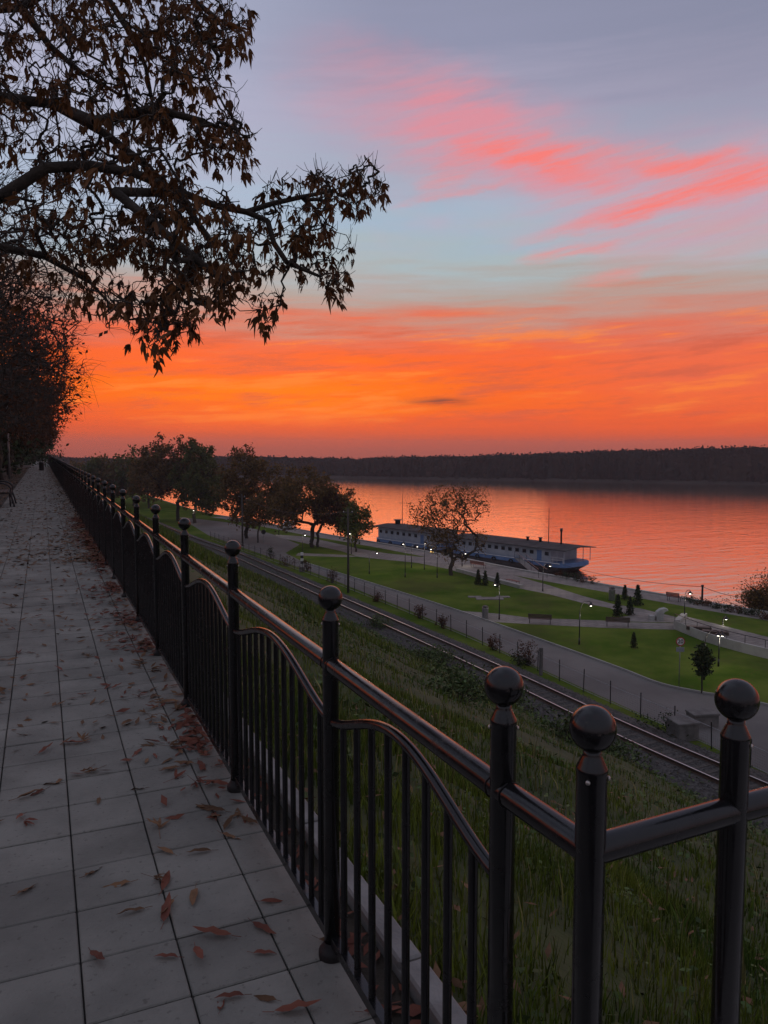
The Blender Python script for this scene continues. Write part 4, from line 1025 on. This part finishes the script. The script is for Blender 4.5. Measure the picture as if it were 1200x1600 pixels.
# ---- litter bins
def bin_(label, base, h=1.0, r=.22, m_='galv'):
    root = thing('litter_bin', label, 'bin', base)
    b = MB(); b.lathe([(r*.9, 0), (r, .04), (r, h*.82), (r*1.06, h*.84), (r*1.06, h*.88), (r*.9, h*.88), (r*.85, h*.6)], 14); b.build('body', m_, root, True)
    b = MB(); b.lathe([(r*1.02, h*.97), (r*1.02, h), (r*.4, h*1.06), (.01, h*1.07)], 14)
    for k in range(3): a = k*2.09; b.tube([(r*.8*math.cos(a), r*.8*math.sin(a), h*.85), (r*.8*math.cos(a), r*.8*math.sin(a), h*.98)], .015, 5)
    b.build('lid', 'dark_metal', root, True)
base = at(758, 967, G); bin_('grey litter bin at the footpath mouth beside the lawn lamp', base, pxh(947, base), .26)
bin_('small dark litter bin far along the paved path', at(65, 735, 0), .8, .2, 'dark_metal')
bin_('grey litter bin on the quay lawn by the tall young conifer', at(956, 938, G), 1.2, .3)

# ---- pale stone slabs set in the lawn, ledge, sculpture
for i, (x, y, w, d) in enumerate([(742, 933, 1.3, .7), (765, 935.5, 2.6, 1.2), (786, 933, 1.3, .7)]):
    b = MB(); b.bbox(-w/2, w/2, -d/2, d/2, -.05, .07, .015); o = b.build('stone_slab', 'paving', loc=at(x, y, G)); o.rotation_euler[2] = RTZ
    tag(o, ('small flat stone slab in the lawn nearest the half bare tree', 'largest flat stone slab in the lawn, middle of three', 'small flat stone slab in the lawn by the lamp')[i], 'slab')
a, c = at(712, 893, G), at(812, 920, G); d = (c-a)/np.linalg.norm(c-a); n = np.array([-d[1], d[0], 0])*.45
b = MB(); b.prism([(p-a)[:2] for p in (a, c, c+n, a+n)], -.05, .38); tag(b.build('stone_ledge', 'concrete', loc=a), 'long pale concrete sitting ledge between the lawn and the paved strip', 'ledge')
base = at(1030, 969, G)
sc_ = thing('stone_sculpture', 'pale curved stone sculpture standing on the small plaza', 'sculpture', base, RTZ)
b = MB(); prof = [(-.28, 0), (-.34, .45), (-.25, .75), (.05, .98), (.42, 1.05), (.62, .98), (.66, .86), (.45, .80), (.28, .62), (.26, .3), (.30, 0)]
vs_ = []
for yy, k in ((-.26, .94), (-.20, 1), (.20, 1), (.26, .94)): vs_ += [(p[0]*k, yy, p[1]*(.97 if k < 1 else 1)) for p in prof]
n_ = len(prof); fs_ = [tuple(range(n_)), tuple(range(4*n_-1, 3*n_-1, -1))]
for r_ in range(3): fs_ += [(r_*n_+(k+1) % n_, r_*n_+k, (r_+1)*n_+k, (r_+1)*n_+(k+1) % n_) for k in range(n_)]
b.add(vs_, fs_); b.build('body', 'pale_stone', sc_)
b = MB(); b.bbox(-.85, -.42, -.22, .22, 0, .42, .02); b.build('block', 'pale_stone', sc_)

# ---- walled terrace with a low rail
fr = [at(*p, G) for p in ((1057, 984.5), (1085, 996), (1113, 1006.5), (1167, 1021.5), (1200, 1029.5), (1290, 1050))]
wallr = thing('terrace_wall', 'pale concrete retaining wall of the raised terrace, with a thin rail', 'wall', fr[0])
fr_s = smooth_line(fr, 3); off = np.array([.35, .94, 0])*.55; hw = .68
b = MB(); A_ = [p-fr[0] for p in fr_s]; n_ = len(A_); B_ = [p+off for p in A_]
vs_ = [(*p[:2], -.1) for p in A_]+[(*p[:2], hw) for p in A_]+[(*p[:2], hw) for p in B_]+[(*p[:2], -.1) for p in B_]
fs_ = []
for r_ in range(3): fs_ += [(r_*n_+k, r_*n_+k+1, (r_+1)*n_+k+1, (r_+1)*n_+k) for k in range(n_-1)]
fs_ += [(0, n_, 2*n_, 3*n_), (n_-1, 4*n_-1, 3*n_-1, 2*n_-1)]; b.add(vs_, fs_)
e0 = A_[0]+off; e1_ = e0+RT*1.6+FW*np.array([1, 1, 0])*2.6; q_ = RT*.5
b.prism([tuple(p[:2]) for p in (e0, e0+q_, e1_+q_, e1_)], -.1, hw-.003); b.build('wall', 'concrete', wallr)
poly = [A_[0]+off*.9] + [p+off*.9 for p in A_[1:]] + [A_[-1]+np.array([3, 6, 0]), e1_+q_*.5]
b = MB(); b.add([(*p[:2], hw-.22) for p in poly], [tuple(range(len(poly)))]); b.build('terrace_floor', 'paving', wallr)
rp = resample([p+off*.6 for p in A_], 1.5)
for p in rp: b = MB(); b.tube([(*p[:2], hw-.02), (*p[:2], hw+.55)], .022, 6); b.build('rail_post', 'dark_metal', wallr)
b = MB(); b.tube([(*p[:2], hw+.55) for p in rp], .026, 6); b.build('handrail', 'dark_metal', wallr, True)
for i, (x, y) in enumerate([(1092, 979), (1118, 986)]):
    b = MB(); b.bbox(-.9, .9, -.28, .28, hw-.24, hw+.02, .02); o = b.build('plank_seat', 'wood_dark', loc=at(x, y, G+hw)*np.array([1, 1, 0])+np.array([0, 0, G])); o.rotation_euler[2] = RTZ-.35
    tag(o, ('dark plank seat inside the terrace at its corner', 'dark plank seat inside the terrace beside the terrace lamp')[i], 'seat')

# ---- speed sign
base = at(1061, 1073, G); rs = thing('speed_sign', 'round speed limit sign reading 20 above a small plate on a thin post', 'sign', base, RTZ)
zc = pxh(1001, base); rr = .27
b = MB(); b.tube([(0, .03, 0), (0, .03, zc+.2)], .028, 8); b.build('post', 'galv', rs, True)
def disc(r, y0, y1, k, nm):
    b = MB(); n = 28; b.add([(r*math.cos(6.2832*i/n), y0, zc+r*math.sin(6.2832*i/n)) for i in range(n)]+[(r*math.cos(6.2832*i/n), y1, zc+r*math.sin(6.2832*i/n)) for i in range(n)],
        [tuple(range(n)), tuple(range(2*n-1, n-1, -1))]+[((i+1) % n, i, n+i, n+(i+1) % n) for i in range(n)]); return b.build(nm, k, rs)
disc(rr, -.012, .0, 'sign_red', 'border_ring'); disc(rr*.78, -.018, -.013, 'sign_white', 'disc_face')
cu = bpy.data.curves.new('numerals', 'FONT'); cu.body = '20'; cu.size = .34; cu.align_x = 'CENTER'; cu.align_y = 'CENTER'; cu.extrude = .002; cu.offset = .008
to = bpy.data.objects.new('tmp_text', cu); tm = bpy.data.meshes.new_from_object(to); bpy.data.objects.remove(to); tm.materials.clear(); tm.materials.append(M['black'])
link('numerals', tm, rs, (0, -.0215, zc), (R(90), 0, 0))
b = MB(); b.bbox(-.24, .24, -.014, .0, zc-.62, zc-.34, .004); b.build('plate', 'grey_sheet', rs)

# ---- small road sign on the yard
base = at(412, 848, G); rs2 = thing('road_sign', 'dark backed round road sign on a post in the asphalt yard', 'sign', base, RTZ); zc2 = pxh(831, base)
b = MB(); b.tube([(0, 0, 0), (0, 0, zc2+.3)], .04, 6); b.build('post', 'galv', rs2)
b = MB(); b.tube([(0, -.05, zc2), (0, -.08, zc2)], .36, 18); b.build('disc', 'dark_metal', rs2)

# ---- striped railway marker with its box
base = at(472, 893, G); rm = thing('railway_marker', 'white railway marker post with black bands beside the track', 'marker', base, RTZ)
for k in range(5):
    b = MB(); b.bbox(-.16, .16, -.1, .1, .55+k*.34, .885+k*.34, .004); b.build('band', 'white' if k % 2 == 0 else 'black', rm)
b = MB(); b.bbox(-.32, .32, -.25, .25, 0, .545, .03); b.build('base_box', 'old_concrete', rm)

# ---- concrete blocks by the road
def block(label, px, w, d, h, rz, mk='old_concrete'):
    base = at(*px, G); root = thing('concrete_block', label, 'block', base, rz)
    b = MB(); b.bbox(-w/2, w/2, -d/2, d/2, -.1, h, .03); b.build('body', mk, root)
    b = MB(); b.bbox(-w/2-.04, w/2+.04, -d/2-.04, d/2+.04, h+.001, h+.10, .03); b.build('cap_slab', 'old_concrete', root); return root
block('rectangular concrete planter block on the road edge by the wire fence', (1097, 1133), 1.35, .85, .62, RTZ+.15)
block('low square concrete culvert head between the track and the wire fence', (1066, 1152), 1.1, 1.1, .8, RTZ+.2)

# ---- wire fence along the railway
fw_ = smooth_line([at(x, y, G)[:2] for x, y in fence_px], 5); fp = resample(fw_, 2.35)
fo_ = np.array([fp[0][0], fp[0][1], G])
wf = thing('wire_fence', 'low wire mesh fence on thin dark posts between the railway and the road', 'fence', fo_)
pm_ = MB(); pm_.tube([(0, 0, -.2), (0, 0, 1.36)], .030, 6); pm_ = pm_.mesh('post', 'dark_metal')
for i, p in enumerate(fp):
    link('post', pm_, wf, (p[0]-fo_[0], p[1]-fo_[1], nr.normal(0, .02)), (nr.normal(0, .02), nr.normal(0, .02), 0))
    if i+1 < len(fp):
        q = fp[i+1]; a = np.array([p[0], p[1], G])-fo_; c = np.array([q[0], q[1], G])-fo_; b = MB(); near = i < 22; nv = 19 if near else 10; z0, z1 = .12, 1.18; wr = .0035 if near else .006
        for k in range(1, nv): t = k/nv; x = a*(1-t)+c*t; b.tube([x+np.array([0, 0, z0]), x+np.array([0, 0, z1])], wr, 3, False)
        nh = 9 if near else 5
        for k in range(nh+1): z = z0+(z1-z0)*k/nh; b.tube([a+np.array([0, 0, z]), (a+c)/2+np.array([0, 0, z-.02]), c+np.array([0, 0, z])], wr, 3, False)
        b.build('mesh_panel', 'wire', wf)
        b = MB()
        for z in (.14, 1.05): b.tube([a+np.array([0, 0, z]), c+np.array([0, 0, z])], .018, 5, False)
        b.build('pipe_rail', 'galv', wf)
bb = at(845, 1055, G); b = MB(); b.bbox(-.09, .09, -.09, .09, -.1, 1.75, .015); tag(b.build('concrete_post', 'old_concrete', loc=bb), 'thick concrete post in the wire fence beside the rust shrub', 'post')

# ---- wooden poles and their wires
def pole(label, px, ytop, r=.13):
    base = at(*px, G); h = pxh(ytop, base); root = thing('utility_pole', label, 'pole', base, RTZ)
    b = MB(); b.tube([(0, 0, -.2), (.02, 0, h*.5), (0, 0, h)], [r, r*.85, r*.7], 10); b.build('shaft', 'pole_wood', root, True)
    b = MB(); b.bbox(-.5, .5, -.05, .05, h-.45, h-.35, .01)
    b.build('crossarm', 'pole_wood', root)
    for x in (-.42, .42): b = MB(); b.lathe([(.02, 0), (.045, .03), (.03, .06), (.045, .09), (.015, .12)], 8, (x, 0, h-.35)); b.build('insulator', 'white', root)
    return base+np.array([0, 0, h-.25])
p1 = pole('tall wooden utility pole by the wire fence at the lawn corner', (544, 926), 794)
p2 = pole('wooden utility pole beside the ragged flat topped tree', (379, 853), 772, .15)
p3 = p1+(p1-p2)*1.3
def wire(label, a, c, sag, r=.012, nm='overhead_wire'):
    b = MB(); b.tube([tuple(a*(1-t)+c*t-np.array([0, 0, sag*4*t*(1-t)])-a) for t in np.linspace(0, 1, 13)], r, 4, False); tag(b.build(nm, 'black', loc=a), label, 'wire')
wire('thin overhead wire slung between the two wooden poles', p2, p1, 1.2)

# ---- moored accommodation boats
def boat(label, near_px, far_px, beam, hcab, nwin, seed, mast, stacks):
    a, c = at(*near_px, WZ), at(*far_px, WZ); L = np.linalg.norm(c-a); d = (c-a)/L
    root = thing('moored_boat', label, 'boat', a, math.atan2(d[1], d[0]), None)     # local x from the bow towards the stern; the shore side is +y or -y
    toward = EYE-a; n = np.array([-d[1], d[0], 0]); sh = 1 if n @ toward > 0 else -1
    Y0, Y1 = (0, -sh*beam)
    def plan(x0, inset, z): # outline, bow rounded
        m_ = (Y0+Y1)/2; hb = abs(Y1-Y0)/2-inset
        xs = [(x0, .50), (x0+.25, .78), (x0+.9, .95), (x0+2.2, 1.0), (L-1.2, 1.0), (L-.3, .85), (L, .6)]
        return [(x, m_+hb*k, z) for x, k in xs]+[(x, m_-hb*k, z) for x, k in xs[::-1]]
    def shell(rings, nm, mk):
        b = MB(); k = len(rings[0]); v = [p for r_ in rings for p in r_]; f = []
        for i in range(len(rings)-1): f += [(i*k+j, i*k+(j+1) % k, (i+1)*k+(j+1) % k, (i+1)*k+j) for j in range(k)]
        f += [tuple(range(k)), tuple((len(rings)-1)*k+j for j in range(k))]; b.add(v, f); return b.build(nm, mk, root)
    shell([plan(2.0, .35, -.6), plan(1.0, .2, .2), plan(.35, .05, .62), plan(0, 0, .95)], 'hull', 'hull_black')
    shell([plan(-.1, -.05, .951), plan(-.25, -.08, 1.05), plan(-.25, -.08, 1.62), plan(-.15, -.02, 1.72)], 'hull_band', 'hull_blue')
    w = .25*sh; ya, yb = Y0-w, Y1+w; z0, z1 = 1.721, 1.721+hcab; x0, x1 = 2.4, L-1.0
    cab = MB(); cab.box(x0, x1, min(ya, yb), max(ya, yb), z0, z1); cabo = cab.build('cabin', 'cabin', root)
    step = (x1-x0)/nwin
    for k in range(nwin):
        x = x0+step*(k+.5)
        if k == 1:
            b = MB(); b.box(x-.42, x+.42, ya-.02 if sh < 0 else ya-.001, ya+.001 if sh < 0 else ya+.02, z0+.02, z0+1.75); b.build('door', 'hull_blue', cabo); continue
        wf_, wh = .36, .62; zc_ = z0+hcab*.62
        b = MB(); o1, o2 = sorted((ya+sh*.002, ya+sh*.05))
        for (u0, u1, v0, v1) in ((-wf_-.06, wf_+.06, wh/2, wh/2+.06), (-wf_-.06, wf_+.06, -wh/2-.06, -wh/2), (-wf_-.06, -wf_, -wh/2, wh/2), (wf_, wf_+.06, -wh/2, wh/2)): b.box(x+u0, x+u1, o1, o2, zc_+v0, zc_+v1)
        f_ = b.build('window', 'cabin', cabo)
        b = MB(); o1, o2 = sorted((ya+sh*.002, ya+sh*.02)); b.box(x-wf_+.002, x+wf_-.002, o1, o2, zc_-wh/2+.002, zc_+wh/2-.002); b.build('pane', 'glass', f_)
    b = MB(); yl, yh = min(Y0, Y1)-.35, max(Y0, Y1)+.35; ym = (yl+yh)/2; X0, X1 = -.5, L+.2
    b.add([(X0,yl,z1),(X1,yl,z1),(X1,ym,z1+.34),(X0,ym,z1+.34),(X1,yh,z1),(X0,yh,z1),(X0,yl,z1+.12),(X1,yl,z1+.12),(X1,ym,z1+.46),(X0,ym,z1+.46),(X1,yh,z1+.12),(X0,yh,z1+.12)],
          [(0,1,2,3),(3,2,4,5),(6,9,8,7),(9,11,10,8),(0,6,7,1),(5,4,10,11),(0,3,9,6),(3,5,11,9),(1,7,8,2),(2,8,10,4)]); rf_ = b.build('roof', 'roof', root)
    for x in (.1, 1.3): 
        for y in (ya, yb): b = MB(); b.tube([(x, y, 1.7), (x, y, z1+.02)], .05, 6); b.build('deck_post', 'cabin', root)
    for x in (.15, 1.9): b = MB(); b.tube([(x, ya+w*.6, 1.7), (x, ya+w*.6, 2.6)], .025, 5); b.build('rail_stanchion', 'white', root)
    b = MB(); b.tube([(.1, ya+w*.6, 2.6), (2.3, ya+w*.6, 2.6)], .025, 5); b.tube([(.1, ya+w*.6, 2.2), (2.3, ya+w*.6, 2.2)], .02, 5); b.build('deck_rail', 'white', root)
    for k in range(int(L/3.4)):
        x = 2.6+3.4*k; b = MB(); ring = [(x+.34*math.cos(q), Y0+sh*.16, .98+.34*math.sin(q)) for q in np.linspace(0, 6.2832, 15)]; b.tube(ring, .11, 6, False); b.build('tyre_fender', 'tyre', root, True)
    b = MB(); b.tube([(.6, Y0+sh*.1, 1.66), (L-1.2, Y0+sh*.1, 1.66)], .06, 5); b.build('rubbing_strake', 'white', root)
    for xm, hm, r_ in mast: b = MB(); b.tube([(xm, ym, z1+.4), (xm, ym, z1+hm)], [r_, r_*.5], 6); b.tube([(xm, ym-.7, z1+hm*.72), (xm, ym+.7, z1+hm*.72)], .03, 4); b.build('mast', 'dark_metal', root)
    for xm, hm, r_ in stacks: b = MB(); b.lathe([(r_, z1+.3), (r_, z1+.4+hm*.8), (r_*1.5, z1+.42+hm*.8), (r_*1.5, z1+.4+hm)], 10, (xm, ym-.6*sh, 0)); b.build('funnel', 'dark_metal', root, True)
    root.scale = (1, 1, .86)
    return a, d, n*sh
A1, d1, n1 = boat('long pale blue moored boat with square cabin windows, a mast and funnels', (880, 898), (702, 871), 6.5, 2.1, 14, 1, [(5.2, 6.4, .07)], [(3.4, 2.7, .13), (7.2, .8, .22), (9.6, .7, .2)])
A2, d2_, n2 = boat('darker moored boat behind the half bare tree, with a boxy chimney', (688, 868), (584, 852), 6.5, 2.3, 9, 2, [(13.5, 7.0, .07)], [(15.5, 1.0, .5)])
# gangway and mooring cable
ga = at(848, 903, G); gc = A1+d1*8.2+np.array([0, 0, 1.5])
gr = thing('gangway', 'narrow gangway from the quay to the pale blue boat', 'gangway', ga); v_ = gc-ga; pr_ = np.array([-v_[1], v_[0], 0]); pr_ = pr_/np.linalg.norm(pr_)*.5
b = MB(); b.add([tuple(q) for q in (pr_, v_+pr_, v_-pr_, -pr_)]+[tuple(q-np.array([0, 0, .1])) for q in (pr_, v_+pr_, v_-pr_, -pr_)], [(0,1,2,3),(7,6,5,4),(0,4,5,1),(1,5,6,2),(2,6,7,3),(3,7,4,0)]); b.build('deck', 'old_concrete', gr)
for s_ in (-1, 1):
    b = MB(); b.tube([tuple(pr_*s_*.95+np.array([0, 0, .95])), tuple(v_+pr_*s_*.95+np.array([0, 0, .95]))], .03, 5)
    for t in (0, .25, .5, .75, 1): b.tube([tuple(v_*t+pr_*s_*.95), tuple(v_*t+pr_*s_*.95+np.array([0, 0, .95]))], .025, 5)
    b.build('handrail', 'dark_metal', gr)
cp = at(1097, 938, G); b = MB(); b.lathe([(.12, 0), (.10, .1), (.09, 1.3), (.14, 1.36), (.14, 1.44), (.02, 1.5)], 10); tag(b.build('mooring_post', 'dark_metal', loc=cp, smooth=True), 'dark mooring post on the quay edge near the reddish bench', 'post')
wire('long mooring cable from the pale blue boat to the quay post', A1+np.array([0, 0, 1.4]), cp+np.array([0, 0, 1.3]), .5, .022, 'mooring_cable')
wire('mooring cable running on from the quay post to the willows', cp+np.array([0, 0, 1.3]), at(1185, 948, G)+np.array([0, 0, .8]), .3, .022, 'mooring_cable')

# ---- parked car seen from behind by the river
base = at(452, 826, G); car = thing('parked_car', 'white parked car seen from behind under the riverside trees', 'car', base, RTZ+math.pi/2)
sec = [(-2.0, .35), (-2.05, .75), (-1.95, .95), (-1.6, 1.35), (-1.3, 1.47), (.2, 1.46), (.9, 1.0), (1.9, .85), (2.05, .6), (2.0, .35)]
b = MB(); vs_ = []
for yy, k in ((-.86, 0), (-.78, 1), (.78, 1), (.86, 0)): vs_ += [(x, yy*(.86 if z > 1.2 else 1), z) for x, z in sec]
n_ = len(sec); fs_ = [tuple(range(n_)), tuple(range(4*n_-1, 3*n_-1, -1))]
for r_ in range(3): fs_ += [(r_*n_+(k+1) % n_, r_*n_+k, (r_+1)*n_+k, (r_+1)*n_+(k+1) % n_) for k in range(n_)]
b.add(vs_, fs_); b.build('body', 'car_white', car)
b = MB(); b.add([(-1.965, -.62, .97), (-1.965, .62, .97), (-1.635, .55, 1.34), (-1.635, -.55, 1.34)], [(0, 1, 2, 3)]); b.build('rear_window', 'glass', car)
for sx in (-1.25, 1.3):
    for sy in (-.72, .72): b = MB(); b.tube([(sx, sy-.1, .32), (sx, sy+.1, .32)], .32, 16); w_ = b.build('wheel', 'tyre', car); b = MB(); b.tube([(sx, sy-.105, .32), (sx, sy+.105, .32)], .19, 12); b.build('rim', 'galv', w_)
for sy in (-.68, .68): b = MB(); b.bbox(-2.07, -2.0, sy-.12, sy+.12, .68, .88, .01); b.build('tail_light', 'tail_red', car)

# ---- thin pale lamp pole in the row of trees
lp = thing('lamp_post', 'thin pale lamp post among the chestnut trunks', 'lamp post', (-1.75, 50.0, 0))
b = MB(); b.tube([(0, 0, 0), (0, 0, 4.4)], [.06, .04], 8); b.build('pole', 'galv', lp, True)
b = MB(); b.lathe([(.05, 0), (.16, .12), (.20, .38), (.08, .46), (.01, .5)], 12, (0, 0, 4.4)); b.build('lantern', 'dark_metal', lp, True)

# ---- the lit lamp at the head of the steps, whose glint shows in the fence balls
lh = thing('lamp_post', 'lit lamp post on the verge behind the head of the steps', 'lamp post', (-3.3, 0.0, -.03))
b = MB(); b.tube([(0, 0, 0), (0, 0, .4), (0, 0, 4.3)], [.08, .06, .045], 10); b.build('pole', 'dark_metal', lh, True)
b = MB(); b.lathe([(.05, 4.3), (.12, 4.36), (.13, 4.40), (.05, 4.42)], 12); b.build('collar', 'dark_metal', lh, True)
b = MB(); b.lathe([(.02, 4.42), (.09, 4.47), (.12, 4.55), (.09, 4.63), (.02, 4.67)], 12); b.build('globe', 'lamp_glow', lh, True)
b = MB(); b.lathe([(.02, 4.68), (.16, 4.68), (.10, 4.74), (.02, 4.8)], 12); b.build('cap', 'dark_metal', lh, True)

# ---- evening haze over the river: even, thin air
hm = bpy.data.materials.new('haze'); hm.use_nodes = True; ht = hm.node_tree; ht.nodes.clear()
hv = ht.nodes.new('ShaderNodeVolumePrincipled'); hv.inputs['Color'].default_value = (.85, .80, .84, 1); hv.inputs['Density'].default_value = .0003; hv.inputs['Anisotropy'].default_value = .2
ho = ht.nodes.new('ShaderNodeOutputMaterial'); ht.links.new(hv.outputs[0], ho.inputs['Volume']); M['haze'] = hm
hb = MB(); hb.box(-950, 1150, -550, 1350, WZ-4.5, 22); tag(hb.build('haze', 'haze'), kind='stuff')
